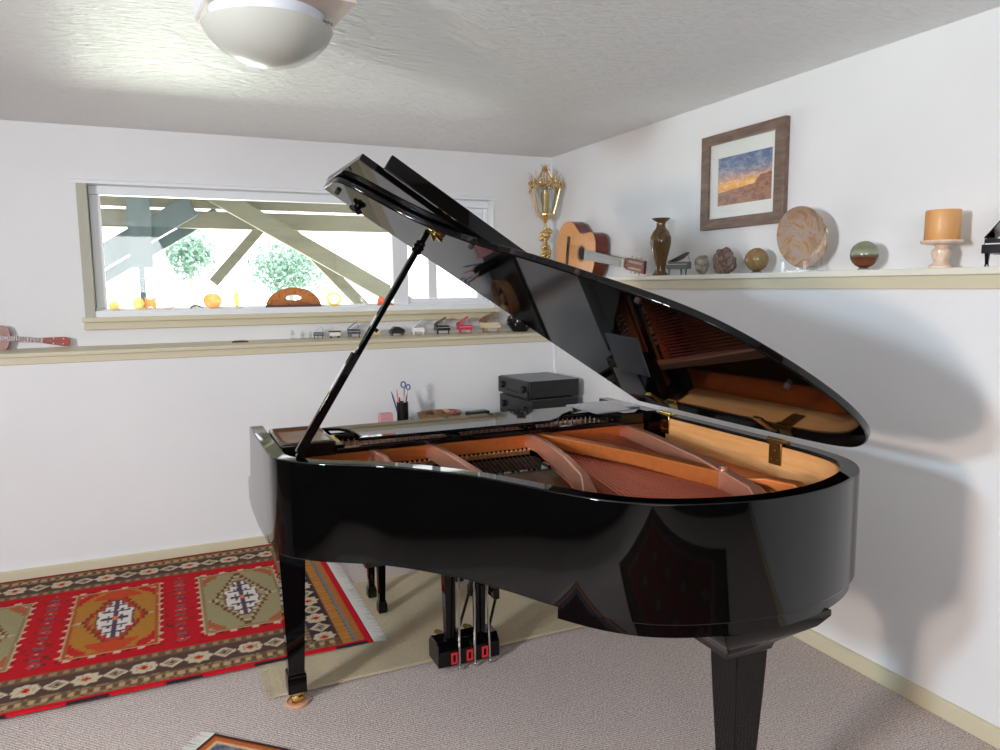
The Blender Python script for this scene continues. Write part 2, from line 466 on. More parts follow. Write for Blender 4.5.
def main_rug(u, v):
    x, y = RX0+u, RY0+v; Wd = RY1-RY0
    vv = min(v, Wd-v); e = RX1-x
    lower = v < Wd/2
    if vv < .034:
        if lower and vv < .016 and (x*3.1+.25) % 1 < .42: return DK
        return (196, 24, 36) if lower else (140, 34, 38)
    if e < .035: return (190, 20, 38)
    if e < .122:
        k = (e-.035)/.087
        if k < .30: return ORG if hashn(int(k*18), int(y*60)) > .35 else (150, 110, 60)
        if k < .42: return GRY
        if k < .52: return (70, 66, 66) if int(y*90) % 3 == 0 else GRY
        return (186, 128, 60) if int(y*110) % 2 else (160, 104, 46)
    if e < .128: return BRN
    if e < .235:
        t_ = (y-.02) % .1-.05; odd = int((y-.02)/.1) % 2 == 1
        if vv > .10:
            f = flower(t_, e-.1815, odd)
            return f or (60, 46, 52)
    if vv < .10:
        k = hashn(int(x*80), int(v*80)); z_ = (x*24) % 1
        if .055 < vv < .082: return (176, 150, 112) if abs(z_-.5) < .28 else (104, 76, 56)
        return TAN if k > .4 else (104, 84, 60)
    if e < .255: return TAN if int(y*70) % 2 else (110, 90, 66)
    if vv < .235:
        t_ = (x+.005) % .1-.05; odd = int((x+.005+10)/.1) % 2 == 1
        f = flower(t_, vv-.168, odd)
        return f or BRN
    if vv < .285:
        z_ = (x*22) % 1
        return (150, 124, 92) if abs(z_-.5) < .25 and vv > .247 and vv < .275 else (108, 82, 62)
    if vv < .335 or e < .272: return RED
    # field with medallion panels
    per = .547; cx = .262; k = round((x-cx)/per); dx = x-(cx+k*per); dy = y-(RY0+RY1)/2
    wob = .006*noise.noise(Vector((x*22, y*22, 0)))
    ax, ay = abs(dx)+wob, abs(dy)+wob
    hw, hh = .185, .352
    WHT, INK = (214, 206, 198), (84, 66, 84)
    if ax < hw and ay < hh:
        och = (k % 2 != 0)
        base = OCH if och else SAGE
        edge = min(hw-ax, hh-ay)
        if edge < .007: return (196, 150, 110) if och else (186, 160, 120)
        if edge < .020: return (160, 84, 44) if och else TAN
        sx = int(ax/.015)*.015; sy = int(ay/.019)*.019
        cd = (hw-sx)*1.0+(hh-sy)*.62
        if cd < .125:
            if .055 < cd < .075: return (206, 150, 104)
            return (182, 40, 36) if och else (164, 92, 58)
        if och and ay > .215 and ax < .10 and cd > .16 and ay > .24+.35*(.1-ax)*0: return (186, 70, 40)
        # stepped lozenge ring
        q = sx/.118+sy/.30
        if .94 < q < 1.06: return (110, 70, 52) if not och else (120, 60, 40)
        if q < .94:
            if q > .84: return (184, 168, 130) if not och else (186, 50, 38)
            # central stepped figure
            fx = .070 if ay < .10 else .046 if ay < .165 else .022
            if ax < fx+.008 and ay < .215:
                if ax > fx or ay > .205: return (112, 64, 56)
                if ax < .010: return INK if ay > .022 else (206, 116, 96)
                if .022 < ax < .032 and (ay*14) % 1 < .55: return INK
                if ax < .055 and (ay*14) % 1 < .20: return INK
                return WHT
            if hashn(int(x*90), int(y*90)) > .86: return (120, 92, 62)
            return (186, 60, 40) if och and ay > .10 else base
        if ay < .024-(ax-.118)*.5 and ax > .10: return (186, 160, 130)
        return base
    if ax < hw+.024 and ay < hh+.02:
        if ax >= hw:
            t1 = (y*15) % 1; return (206, 170, 150) if t1 < .34 and (ax-hw) < .018*(1-abs(t1-.17)*4) else (90, 34, 36) if .5 < t1 < .72 and ax-hw < .012 else RED
        t1 = (x*11) % 1
        return (206, 170, 150) if t1 < .3 else (90, 34, 36) if .5 < t1 < .7 else RED
    gx = per/2-ax
    c = (y*9.5) % 1-.5; g = gx/.055
    h_ = hashn(int(y*9.5), k)
    if abs(g) < 1:
        q = abs(c)+abs(g)*.42+wob*6
        row = int(y*9.5)
        if .17 < q < .25 and (int(g*9)+int(c*14)) % 2: return [(120, 90, 56), (130, 110, 110), (84, 70, 80)][row % 3]
        if q < .07: return (200, 150, 110)
        if q > .45 and abs(g) < .35: return (110, 84, 90)
    if hashn(int(x*66), int(y*66)) > .93: return (110, 40, 40)
    return (180, 26, 34)
rug = thing('oriental_rug', (-.6, 3.6, 0), 'red patterned oriental rug with medallion panels along the back wall', 'rug')
rug_mesh('pile', (RX0, RY0), (1, 0), (0, 1), RX1-RX0, RY1-RY0, .0070, main_rug, .018, rug)
M_FRG = plain('white_fringe', (214, 212, 206), .9)
fringe((RX1, RY0, 0), (0, 1, 0), RY1-RY0-.05, (1, -.03, 0), .06, .015, rug, M_FRG, .0052)
def beige_rug(u, v):
    n_ = noise.noise(Vector((u*2.2, v*2.2, .3)))*.5+noise.noise(Vector((u*9, v*2, 2.3)))*.25
    s_ = 1+.16*n_
    e = min(v, .93-v)
    if e < .012: s_ *= 1.14
    return (186*s_, 171*s_, 144*s_)
br = thing('beige_rug', (1.1, 3.15, 0), 'plain beige fringed rug under the piano and its pedals', 'rug')
rug_mesh('pile', (.305, 2.69), (1, .008), (-.008, 1), 1.85, .93, .02, beige_rug, .009, br)
fringe((.305, 2.69, 0), (0, 1, 0), .93, (-1, .02, 0), .05, .008, br, plain('beige_fringe', (190, 176, 148), .9), .007)
def small_rug(u, v):
    e = min(u, v, 1.15-u, 1.55-v)
    if e < .012: return (70, 44, 40)
    if e < .035: return (186, 96, 44)
    if e < .042: return (220, 190, 150)
    if e < .11:
        a = ((u+v)*14) % 1; return (120, 120, 128) if a < .55 else (84, 84, 100)
    if e < .12: return (60, 40, 40)
    return (74, 30, 34) if (int(u*16)+int(v*16)) % 2 else (58, 34, 40)
sr = thing('small_rug', (.1, 2.2, 0), 'corner of a small rug with orange border and white fringe near the camera', 'rug')
ux = Vector((.742, -.670)); vy_ = Vector((-.670, -.742))
rug_mesh('pile', (.072, 2.545), ux, vy_, 1.15, 1.55, .010, small_rug, .01, sr)
fringe((.072, 2.545, 0), (vy_.x, vy_.y, 0), 1.55, (-ux.x, -ux.y, 0), .05, .008, sr, M_FRG, .006)

def dark_rug(u, v):
    e = min(u, v, 2.4-u, 1.7-v)
    if e < .03: return (60, 20, 24)
    if e < .22: return (70, 56, 48) if (int(u*12)+int(v*12)) % 2 else (44, 34, 38)
    if e < .26: return (110, 84, 60)
    q = abs((u*2.2) % 1-.5)+abs((v*2.2) % 1-.5)
    return (96, 26, 28) if q > .42 else (60, 44, 48) if q > .2 else (116, 84, 60)
dr_ = thing('dark_red_rug', (.5, -.3, 0), 'dark red patterned rug in the middle of the room, only mirrored in the piano tail', 'rug')
rug_mesh('pile', (-.75, -1.35), (.995, .10), (-.10, .995), 2.4, 1.7, .02, dark_rug, .010, dr_)
fringe((-.75, -1.35, 0), (-.10, .995, 0), 1.7, (-.995, -.1, 0), .06, .008, dr_, M_FRG, .012)

# ------------------------------------------------------------------ grand piano
ZT, ZB = .99, .69
X0, X1 = .262, 1.825
piano = thing('grand_piano', (1.1, 2.2, 0), 'polished black grand piano with its lid propped open', 'piano')
key = [(.266, 2.36), (.271, 2.31), (.288, 2.262), (.330, 2.208), (.395, 2.152), (.475, 2.10), (.54, 2.053), (.605, 1.99), (.665, 1.92), (.72, 1.85),
       (.765, 1.775), (.81, 1.69), (.86, 1.59), (.92, 1.495), (.99, 1.42), (1.08, 1.365), (1.2, 1.325), (1.32, 1.306), (1.44, 1.312),
       (1.55, 1.336), (1.65, 1.376), (1.73, 1.43), (1.79, 1.51), (1.818, 1.62), (1.825, 1.75), (1.825, 2.05), (1.825, 2.36)]
outer = [(.262, 2.864), (.2625, 2.70), (.264, 2.50)] + catmull(key, 5) + [(1.825, 2.60), (1.825, 2.864)]
inner = offset(outer, .05); inner2 = offset(outer, .0495+.006)
b = MB(); b.strip(outer, inner, ZB, ZT); b.build('case_rim', M_BLACK, piano, bevel=.004, seg=3, smooth=40)
vn = [p for p in outer if p[1] < 2.42]
b = MB(); b.strip(offset(vn, .0498), offset(vn, .0555), .80, ZT-.010); b.build('inner_rim_veneer', M_VENEER, piano, smooth=40)
# arms (cheeks) at the keyboard end
arm = [(2.40, .692), (2.60, .70), (2.70, .97), (2.865, .970), (2.93, .80), (2.952, .775), (3.01, .768), (3.03, .745), (3.032, .672), (2.93, .650), (2.72, .650), (2.57, .662), (2.44, .675)]
for xa in (X0, X1-.05):
    b = MB(); b.prism(arm, xa+.0015, xa+.0485, lambda y, z, x: (x, y, z)); b.build('arm', M_BLACK, piano, bevel=.004, seg=3, smooth=30)
b = MB(); b.span((X0+.05, 2.46, .66), (X1-.05, 2.98, .70)); b.build('keybed', M_BLACK2, piano, bevel=.003)
b = MB(); b.span((X0+.05, 2.98, .66), (X1-.05, 3.005, .745)); b.build('keyslip', M_BLACK, piano, bevel=.003)
b = MB(); b.span((X0+.05, 2.73, .76), (X1-.05, 2.745, .90)); b.build('fallboard', M_BLACK, piano, bevel=.003)
kx0, kx1 = X0+.14, X1-.14
b = MB(); kw = (kx1-kx0)/52
for k in range(52): b.span((kx0+k*kw+.0005, 2.75, .70), (kx0+(k+1)*kw-.0005, 2.975, .725))
b.build('white_keys', plain('ivory_white', (232, 230, 220), .25), piano)
b = MB(); pat = [0, 1, 3, 4, 5]
for k in range(51):
    if k % 7 in pat: b.span((kx0+(k+1)*kw-.006, 2.75, .70), (kx0+(k+1)*kw+.006, 2.90, .738))
b.build('black_keys', M_BLACK, piano)
for xa, xb in ((X0+.05, kx0-.002), (kx1+.002, X1-.05)): b = MB(); b.span((xa, 2.75, .70), (xb, 2.98, .745)); b.build('key_block', M_BLACK, piano, bevel=.004)
# soundboard and lower beams
inpoly = [p for p in inner2 if p[1] < 2.55]
b = MB(); b.prism(inpoly, .80, .812); b.build('soundboard', M_SPRUCE, piano, smooth=0)
# lower layer under the tail
low = [p for p in offset(outer, .012) if p[1] < 1.60]
b = MB(); b.prism(low, .655, .692); b.build('under_frame', M_BLACK, piano, smooth=40)
b = MB(); b.span((.50, 2.10, .672), (1.78, 2.18, .70)).span((X0+.05, 2.40, .68), (X1-.05, 2.47, .80))
for xx, y0 in ((.80, 1.85), (1.15, 1.55), (1.5, 1.55)): b.span((xx-.035, y0, .675), (xx+.035, 2.42, .70))
b.build('support_beams', M_BLACK2, piano)
# cast iron plate
b = MB(); b.span((X0+.06, 2.50, .885), (X1-.06, 2.525, .95)).span((X0+.06, 2.50, .935), (X1-.06, 2.70, .945))
b.strip(offset(vn, .058), offset(vn, .145), .868, .878)
b.build('iron_plate', M_GOLD, piano, bevel=.003)
def bar(b, p, q, w, z0, z1, q2=None):
    p, q = Vector(p), Vector(q); t = (q-p).normalized(); n = Vector((-t.y, t.x))
    pts = [p-n*w/2, q-n*w/2, q+n*w/2, p+n*w/2]
    b.prism([tuple(v) for v in pts], z0, z1)
def arched(b, path, w, zt, zb):
    """tapering bar with its own heights; path points (x,y), zt, zb lists"""
    P = [Vector(p) for p in path]; rings = []
    for i, p in enumerate(P):
        t = (P[min(i+1, len(P)-1)]-P[max(i-1, 0)]).normalized(); n = Vector((-t.y, t.x))*w[i]/2
        rings.append([b.v((*(p-n), zb[i])), b.v((*(p+n), zb[i])), b.v((*(p+n), zt[i])), b.v((*(p-n), zt[i]))])
    b.f(rings[0][::-1]); b.f(rings[-1])
    for A, B in zip(rings, rings[1:]):
        for k in range(4): b.f([A[k], A[(k+1) % 4], B[(k+1) % 4], B[k]])
struts = [
    ([(.625, 2.51), (.632, 2.33), (.64, 2.16)], [.018, .018, .04], [.95, .95, .90], [.90, .90, .868], M_GOLD2),
    ([(.835, 2.51), (.838, 2.28), (.842, 2.05), (.845, 1.96)], [.022, .022, .026, .06], [.95, .95, .942, .90], [.89, .89, .88, .868], M_GOLD2),
    ([(1.232, 2.51), (1.222, 2.36), (1.165, 2.08), (1.10, 1.85), (1.01, 1.64), (.97, 1.56)], [.020, .022, .024, .026, .055, .08], [.95, .95, .95, .947, .915, .885], [.89, .89, .885, .88, .872, .868], M_GOLD2),
    ([(1.262, 2.50), (1.29, 2.36), (1.41, 2.0), (1.50, 1.72), (1.55, 1.58)], [.05, .042, .042, .045, .09], [.95, .952, .952, .945, .90], [.90, .905, .905, .89, .868], M_GOLD),
    ([(1.662, 2.51), (1.60, 2.2), (1.532, 1.85), (1.455, 1.54), (1.43, 1.44)], [.024, .03, .034, .036, .06], [.95, .955, .955, .945, .91], [.89, .90, .90, .885, .868], M_GOLD2)]
for path, w_, zt, zb, mt in struts:
    b = MB(); arched(b, path, w_, zt, zb); b.build('plate_strut', mt, piano, bevel=.004, seg=2)
b = MB(); arched(b, [(1.485, 1.63), (1.53, 1.57), (1.575, 1.50), (1.585, 1.43)], [.012, .03, .05, .06], [.945, .955, .950, .92], [.935, .93, .90, .868])
b.build('plate_horn', M_GOLD, piano, bevel=.005)
b = MB(); b.tube([(1.49, 1.705, .885), (1.49, 1.705, .962)], [.012, .012], 12).tube([(1.475, 1.70, .885), (1.475, 1.70, .95)], .006, 8)
b.build('plate_bolt', plain('rosy_steel', (220, 170, 150), .3, .8), piano)
# bridges and felt
b = MB(); arched(b, [(.66, 2.12), (.86, 1.90), (1.0, 1.68), (1.12, 1.52), (1.3, 1.45)], [.03]*5, [.868]*5, [.81]*5); b.build('bridge', M_SPRUCE, piano)
b = MB(); b.box((.962, 1.715, .886), (.085, .03, .012), rz=-1.05); b.build('hitch_felt', M_RED, piano)
# strings
def curve_y(x):
    """inner side of the rim at x on the tail side"""
    for p, q in zip(inner2, inner2[1:]):
        if min(p[0], q[0]) <= x <= max(p[0], q[0]) and p[0] != q[0] and p[1] < 2.35: return p[1]+(q[1]-p[1])*(x-p[0])/(q[0]-p[0])
    return 2.2
b = MB()
def string(b, p, q, z0, z1, r):
    b.tube([(p[0], p[1], z0), (q[0], q[1], z1)], r, 4, caps=False)
for k in range(46):
    x = .40+k*.0178
    if abs(x-.625) < .02 or abs(x-.835) < .02: continue
    xe = x-(.02 if x < .8 else .02+.22*(x-.8)/.42)
    string(b, (x, 2.46), (xe, curve_y(xe)+.11), .892, .880, .0011)
o = b.build('strings', M_WIRE, piano, smooth=0); o['kind'] = 'stuff'
b = MB()
for k in range(28):     # long tenor strings running beside the main break bar
    t_ = k/27
    x = 1.27-.012*k*0; xs = 1.245+t_*.04; xe = 1.03+t_*.46
    string(b, (1.24+.02*t_, 2.46-.02*t_), (xe, curve_y(xe)+.13), .886, .880, .0022)
for k in range(26):
    t_ = k/25
    xs = 1.30+t_*.34; xe = 1.13+t_*.34
    string(b, (xs, 2.46), (xe, curve_y(xe)+.12), .899, .893, .0032)
o = b.build('bass_strings', M_COPPER, piano, smooth=0); o['kind'] = 'stuff'
b = MB(); b.span((.36, 2.455, .872), (1.22, 2.475, .884)).span((1.30, 2.455, .872), (1.65, 2.475, .884))
for k in range(72):
    x = .375+k*.0178
    if 1.23 < x < 1.29: continue
    b.lathe([(.0048, 0), (.0055, .007), (.003, .011), (0, .012)], (x, 2.445, .886), 6)
b.build('agraffes', plain('warm_brass', (226, 180, 130), .3, .8), piano)
b = MB(); b.span((.36, 2.36, .84), (1.22, 2.42, .872)).span((1.30, 2.36, .84), (1.64, 2.42, .872)); b.build('damper_felt', M_DARKFELT, piano)
b = MB()
for r_ in range(3):
    for k in range(60):
        x = .40+k*.0212
        b.tube([(x, 2.56+r_*.035, .945), (x, 2.56+r_*.035, .965)], .0034, 6)
o = b.build('tuning_pins', M_STEEL, piano); o['kind'] = 'stuff'
# music desk lying flat, its rails and side trays
dk = [(.56, 2.70), (1.50, 2.70), (1.515, 2.66), (1.50, 2.62), (1.46, 2.575), (1.40, 2.53), (1.35, 2.47), (1.30, 2.43), (1.22, 2.415), (.62, 2.42), (.585, 2.45), (.585, 2.53), (.575, 2.60), (.55, 2.66)]
b = MB(); b.prism(catmull(dk, 3, True), 0, .012, lambda x, y, z: (x, y, .988+z-(y-2.415)*.02)); b.build('music_desk', M_BLACK, piano, bevel=.003)
b = MB(); b.span((.49, 2.40, .960), (1.60, 2.425, .975)).span((.49, 2.60, .955), (1.60, 2.64, .982)).span((.49, 2.43, .962), (.52, 2.70, .982)).span((1.57, 2.43, .962), (1.60, 2.70, .982))
b.span((.9, 2.42, .965), (.93, 2.64, .983)).span((1.2, 2.42, .965), (1.23, 2.64, .983))
b.build('desk_rail', M_BLACK, piano, bevel=.002)
b = MB(); b.span((X0+.052, 2.415, .952), (.490, 2.73, 1.0)); b.build('side_tray', M_BLACK, piano, bevel=.006, seg=3)
b = MB(); b.span((X0+.070, 2.435, 1.0), (.475, 2.63, 1.0012)); b.build('tray_reflection', plain('brown_reflection', (70, 44, 36), .12), piano)  # brown sheet paints a reflection onto the black tray top
b = MB(); b.span((1.605, 2.42, .952), (X1-.052, 2.73, 1.0)); b.build('side_tray', M_BLACK, piano, bevel=.006, seg=3)
# lid: a plate hinged along the spine
TH = math.radians(32.5); HX, HZ = 1.81, 1.0
Ml = Matrix(((-math.cos(TH), 0, math.sin(TH), HX), (0, 1, 0, 0), (math.sin(TH), 0, math.cos(TH), HZ), (0, 0, 0, 1)))
lidkey = [(1.545, 2.43), (1.535, 2.37), (1.49, 2.325), (1.42, 2.288), (1.343, 2.248), (1.271, 2.192), (1.205, 2.112), (1.144, 2.017), (1.076, 1.88), (1.005, 1.751),
          (.934, 1.640), (.87, 1.54), (.806, 1.459), (.728, 1.393), (.63, 1.345), (.515, 1.313), (.40, 1.300), (.30, 1.308), (.20, 1.340), (.12, 1.40), (.06, 1.485), (.035, 1.60), (.028, 1.75)]
lo = [(.028, 2.57), (1.545, 2.57)] + catmull(lidkey, 4)
b = MB(Ml); b.prism(lo, 0, .022); lid = b.build('lid', M_BLACK, piano, bevel=.0045, seg=3, smooth=40)
b = MB(Ml); b.span((.028, 2.100, .024), (1.548, 2.566, .046)); b.build('front_lid', M_BLACK, piano, bevel=.0018, seg=2)
b = MB(Ml); b.span((.06, 2.030, .026), (1.487, 2.046, .072)); b.build('front_lid_rail', M_BLACK, piano, bevel=.003, seg=2)
for (u, y) in ((1.509, 2.471), (1.154, 2.059), (1.000, 1.66), (.865, 1.56), (.458, 1.40)):
    b = MB(Ml); b.lathe([(0, -.012), (.007, -.012), (.0085, -.008), (.0085, 0)], (u, y, 0), 12)
    b.build('lid_buffer', M_DARKFELT, lid)
b = MB(Ml); b.lathe([(0, -.022), (.012, -.022), (.020, -.016), (.021, -.010), (.013, -.004), (.013, 0)], (1.426, 2.50, 0), 14)
for k in range(5): b.ball((1.426+.016*math.cos(k*1.257), 2.50+.016*math.sin(k*1.257), -.014), .008, 8)
b.build('lid_knob', M_BLACK, lid)
b = MB(Ml); b.box((1.235, 2.185, -.003), (.045, .035, .006), rz=.5).box((1.225, 2.18, -.008), (.012, .05, .012), rz=.9); b.tube([(1.25, 2.17, -.008), (1.225, 2.20, -.018)], .006, 8)
b.build('prop_socket', M_BRASS, lid, bevel=.001)
# hinges
for y in (2.36, 1.78):
    b = MB()
    b.box((X1-.0585, y, .955), (.005, .052, .072)); b.tube([(X1-.058, y-.035, 1.0), (X1-.058, y+.035, 1.0)], .007, 10)
    R3 = Ml.to_3x3()
    b.box(Ml @ Vector((.105, y+.002, -.003)), (.085, .034, .005), rot=R3)
    b.box((X1-.045, y, ZT+.003), (.05, .05, .006))
    for dz, dy in ((-.012, 0), (.018, .014), (.018, -.014)): b.lathe([(0, 0), (.0035, .0005), (.002, .002), (0, .0025)], (X1-.0612, y+dy, .95-dz+.004), 8, R=Matrix.Rotation(-PI/2, 3, 'Y'))
    b.build('hinge', M_BRASS if y > 2 else plain('dark_brass', (150, 110, 60), .3, .9), piano, bevel=.001)  # near hinge gets a darker brass than the far one
# lid prop
pb, pt = Vector((.345, 2.302, .975)), Ml @ Vector((1.255, 2.195, -.004))
ax_ = (pt-pb).normalized(); side = Vector((0, 1, 0)); side = (side-ax_*side.dot(ax_)).normalized(); nn = ax_.cross(side)
def stick(b, a, c, w, d):
    vs = [b.v(e+side*(w/2)*s_+nn*(d/2)*t_) for e in (a, c) for s_, t_ in ((-1, -1), (1, -1), (1, 1), (-1, 1))]
    b.f(vs[:4][::-1]); b.f(vs[4:])
    for k in range(4): b.f([vs[k], vs[(k+1) % 4], vs[4+(k+1) % 4], vs[4+k]])
b = MB(); stick(b, pb, pt, .020, .018)
prop = b.build('lid_prop', M_BLACK, piano, bevel=.003)
L = (pt-pb).length
b = MB(); stick(b, pb+nn*.012+ax_*.02, pb+nn*.012+ax_*L*.46, .022, .012); b.build('short_prop', M_BLACK, prop, bevel=.003)
Rq = ax_.to_track_quat('Z', 'Y').to_matrix()
b = MB(); b.lathe([(.012, -.02), (.017, -.016), (.014, -.008), (.019, 0), (.014, .008), (.017, .014), (.011, .02)], pb+ax_*L*.925, 14, R=Rq); b.build('prop_collar', M_BLACK, prop)
b = MB(); b.lathe([(0, -.006), (.008, -.006), (.008, .006), (0, .006)], pb+ax_*L*.575+nn*-.012, 10, R=Rq); b.build('prop_stud', M_BLACK, prop)
# pedal lyre
ly = MB(); ly.prism([(2.60, .02), (2.60, .085), (2.625, .115), (2.70, .115), (2.72, .09), (2.72, .02)], .893, 1.153, lambda y, z, x: (x, y, z))
lyre = ly.build('pedal_lyre', M_BLACK, piano, bevel=.004)
for x in (.960, 1.087):
    b = MB(); b.loft([(x, 2.655, .115, .019, .02), (x+.002*(-1 if x < 1 else 1), 2.655, .40, .023, .024), (x, 2.655, .66, .026, .028)]); b.build('lyre_post', M_BLACK, lyre, bevel=.003)
for x0_, x1_ in ((.977, 1.032), (1.115, 1.150)):
    b = MB(); b.tube([(x0_, 2.63, .115), (x1_, 2.56, .40), (x1_+.03, 2.48, .67)], .006, 8); b.build('lyre_brace', M_BLACK, lyre)
b = MB(); b.span((1.10, 2.53, .29), (1.125, 2.59, .335)); b.build('trap_block', M_BLACK, lyre, bevel=.004)
for x, xt in ((.975, .985), (1.040, 1.047), (1.105, 1.090)):
    b = MB(); b.tube([(x, 2.588, .015), (xt, 2.60, .67)], .0045, 8); b.lathe([(.007, .01), (.007, .02)], (x, 2.588, 0), 10); b.build('pedal_rod', M_STEEL, lyre)
    b = MB(); b.strip([(x-.03, .03), (x-.005, .03), (x-.005, .075), (x-.03, .075)], [(x-.024, .038), (x-.011, .038), (x-.011, .067), (x-.024, .067)], 2.594, 2.600, True, lambda a, z, y: (a, y, z)); b.build('pedal_felt', M_RED, lyre)
    b = MB(); b.prism(catmull([(x-.012, 2.72), (x-.014, 2.80), (x-.020, 2.84), (x, 2.865), (x+.020, 2.84), (x+.014, 2.80), (x+.012, 2.72)], 3), .045, .053); b.build('pedal', M_BRASS, lyre, bevel=.002)
# legs
def caster(x, y, leg):
    b = MB(); b.lathe([(.018, .022), (.027, .024), (.029, .034), (.024, .04), (.024, .05)], (x, y, 0), 20)
    b.box((x-.017, y, .026), (.006, .03, .03)).box((x+.017, y, .026), (.006, .03, .03))
    b.lathe([(.0, -.014), (.017, -.014), (.019, -.01), (.019, .01), (.017, .014), (0, .014)], (x, y-.004, .020), 18, R=Matrix.Rotation(PI/2, 3, 'Y'))
    b.build('caster', M_BRASS, leg)
def front_leg(x, y):
    b = MB(); b.loft([(x, y, .05, .026, .026), (x, y, .054, .033, .033), (x, y, .120, .033, .033), (x, y, .128, .028, .028), (x, y, .128, .0275, .0275), (x, y, .50, .042, .042), (x, y, .62, .047, .047), (x, y, .665, .050, .050)])
    leg = b.build('leg', M_BLACK, piano, bevel=.003); caster(x, y, leg)
front_leg(.358, 2.63); front_leg(1.735, 2.63)
tx, ty = 1.342, 1.458
b = MB(); b.loft([(tx, ty, .05, .030, .030), (tx, ty, .054, .038, .038), (tx, ty, .12, .038, .038), (tx, ty, .128, .033, .033), (tx, ty, .14, .033, .033), (tx, ty, .40, .046, .046), (tx, ty, .50, .0505, .0505), (tx, ty, .552, .052, .052)])
tl = b.build('leg', M_BLACK, piano, bevel=.003); caster(tx, ty, tl)
b = MB(); b.loft([(tx-.012, ty, .550, .060, .056), (tx-.022, ty, .554, .074, .066), (tx-.022, ty, .574, .080, .072), (tx-.006, ty, .592, .108, .09), (tx+.01, ty, .615, .150, .115), (tx+.02, ty, .64, .175, .125), (tx+.02, ty, .656, .175, .125)])
b.build('leg_block', M_BLACK, tl, bevel=.003)
cup = MB(); cup.lathe([(.040, 0), (.044, .004), (.043, .010), (.036, .012), (.034, .006), (0, .006)], (.358, 2.63, 0), 24)
tag(cup.build('caster_cup', plain('amber_plastic', (196, 150, 120), .3)), 'small tan caster cup under the brass wheel of the left front piano leg', 'caster cup')

# sheets on the piano's right shelf
b = MB(); b.box((1.562, 2.52, 1.0125), (.17, .22, .005), rz=.06)
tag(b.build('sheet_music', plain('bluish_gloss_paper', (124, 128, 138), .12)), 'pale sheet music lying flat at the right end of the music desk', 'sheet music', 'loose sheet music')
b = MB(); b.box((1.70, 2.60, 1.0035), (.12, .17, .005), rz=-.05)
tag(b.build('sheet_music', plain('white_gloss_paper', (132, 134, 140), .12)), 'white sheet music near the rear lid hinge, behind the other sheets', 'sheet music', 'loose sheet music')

# bench
bench = thing('piano_bench', (1.05, 3.31, 0), 'black piano bench with square-footed legs behind the pedals', 'bench')
b = MB(); b.span((.79, 3.16, .44), (1.33, 3.46, .50)); b.build('seat', M_BLACK2, bench, bevel=.01)
for x in (.835, 1.285):
    for y in (3.215, 3.405):
        b = MB(); b.loft([(x, y, .0115, .015, .015), (x, y, .018, .021, .021), (x, y, .055, .021, .021), (x, y, .075, .014, .014), (x, y, .30, .020, .020), (x, y, .44, .024, .024)]); b.build('leg', M_BLACK, bench, bevel=.002)

# ------------------------------------------------------------------ low table against the back wall with the receivers
tb = thing('side_table', (1.85, 4.18, 0), 'dark side table by the back wall carrying the stacked receivers', 'table')
b = MB(); b.span((1.10, 3.96, .65), (2.34, 4.39, .675)); b.build('table_top', M_BLACK2, tb, bevel=.003)
for x in (1.13, 2.31):
    for y in (3.99, 4.36): b = MB(); b.span((x-.02, y-.02, 0), (x+.02, y+.02, .65)); b.build('leg', M_BLACK2, tb)
TZ = .675
M_AMP = plain('black_metal', (34, 34, 36), .4, .3)
M_AMP2 = plain('black_metal_top', (92, 94, 94), .35, .4)
def receiver(z, h, label, w=.44, d=.36):
    r = thing('stereo_receiver', (2.07, 4.15, z), label, 'stereo receiver', 'stacked receivers')
    M_ = Matrix.Translation((2.14, 4.175, z)) @ Matrix.Rotation(-1.54, 4, 'Z')
    b = MB(M_); b.span((-w/2, -d/2, .012), (w/2, d/2, h-.002)); b.build('chassis', M_AMP, r, bevel=.003)
    b = MB(M_); b.span((-w/2+.003, -d/2+.003, h-.004), (w/2-.003, d/2-.003, h)); b.build('top_cover', M_AMP2, r)
    b = MB(M_); b.span((-w/2, -d/2-.012, .012), (w/2, -d/2, h-.004)); b.build('front_panel', M_BLACK2, r, bevel=.002)
    for x_ in (-.14, .15):
        b = MB(M_); b.lathe([(.022, 0), (.020, .018), (0, .018)], (x_, -d/2-.012, h*.55), 16, R=Matrix.Rotation(PI/2, 3, 'X')); b.build('knob', M_AMP, r)
    for k in range(6):
        b = MB(M_); b.span((-.09+k*.030, -d/2-.016, h*.3), (-.072+k*.030, -d/2-.011, h*.3+.008)); b.build('button', M_AMP, r)
    for x_ in (-.17, .17):
        for y_ in (-.13, .13): b = MB(M_); b.lathe([(.016, 0), (.018, .012)], (x_, y_, 0), 12); b.build('foot', M_BLACK2, r)
    return r
receiver(TZ, .135, 'lower, slimmer black stereo receiver in the stack by the corner', .40, .33)
receiver(TZ+.135, .115, 'upper black stereo receiver with grey top in the stack by the corner', .40, .35)
# pen cup
cup = thing('pen_cup', (1.25, 4.2, TZ), 'black cylindrical pen cup full of pens behind the piano', 'pen cup')
b = MB(); b.lathe([(.030, 0), (.034, .01), (.034, .15), (.031, .15), (.031, .012), (0, .012)], (1.25, 4.2, TZ), 20); b.build('cup', M_BLACK2, cup)
pens = [((1.24, 4.20), (-.055, 0), .165, (60, 70, 120), 'pen with a blue end leaning left in the pen cup'), ((1.245, 4.21), (-.022, .01), .175, (220, 130, 120), 'salmon pink pen in the pen cup'),
        ((1.255, 4.19), (.004, -.01), .14, (200, 190, 200), 'pale pen in the pen cup'), ((1.26, 4.20), (.018, .0), .16, (214, 110, 160), 'bright pink pen in the pen cup'),
        ((1.25, 4.205), (-.020, -.01), .13, (30, 30, 34), 'black pen in the pen cup'), ((1.255, 4.21), (.032, .01), .145, (70, 30, 50), 'dark red pen at the right of the pen cup')]
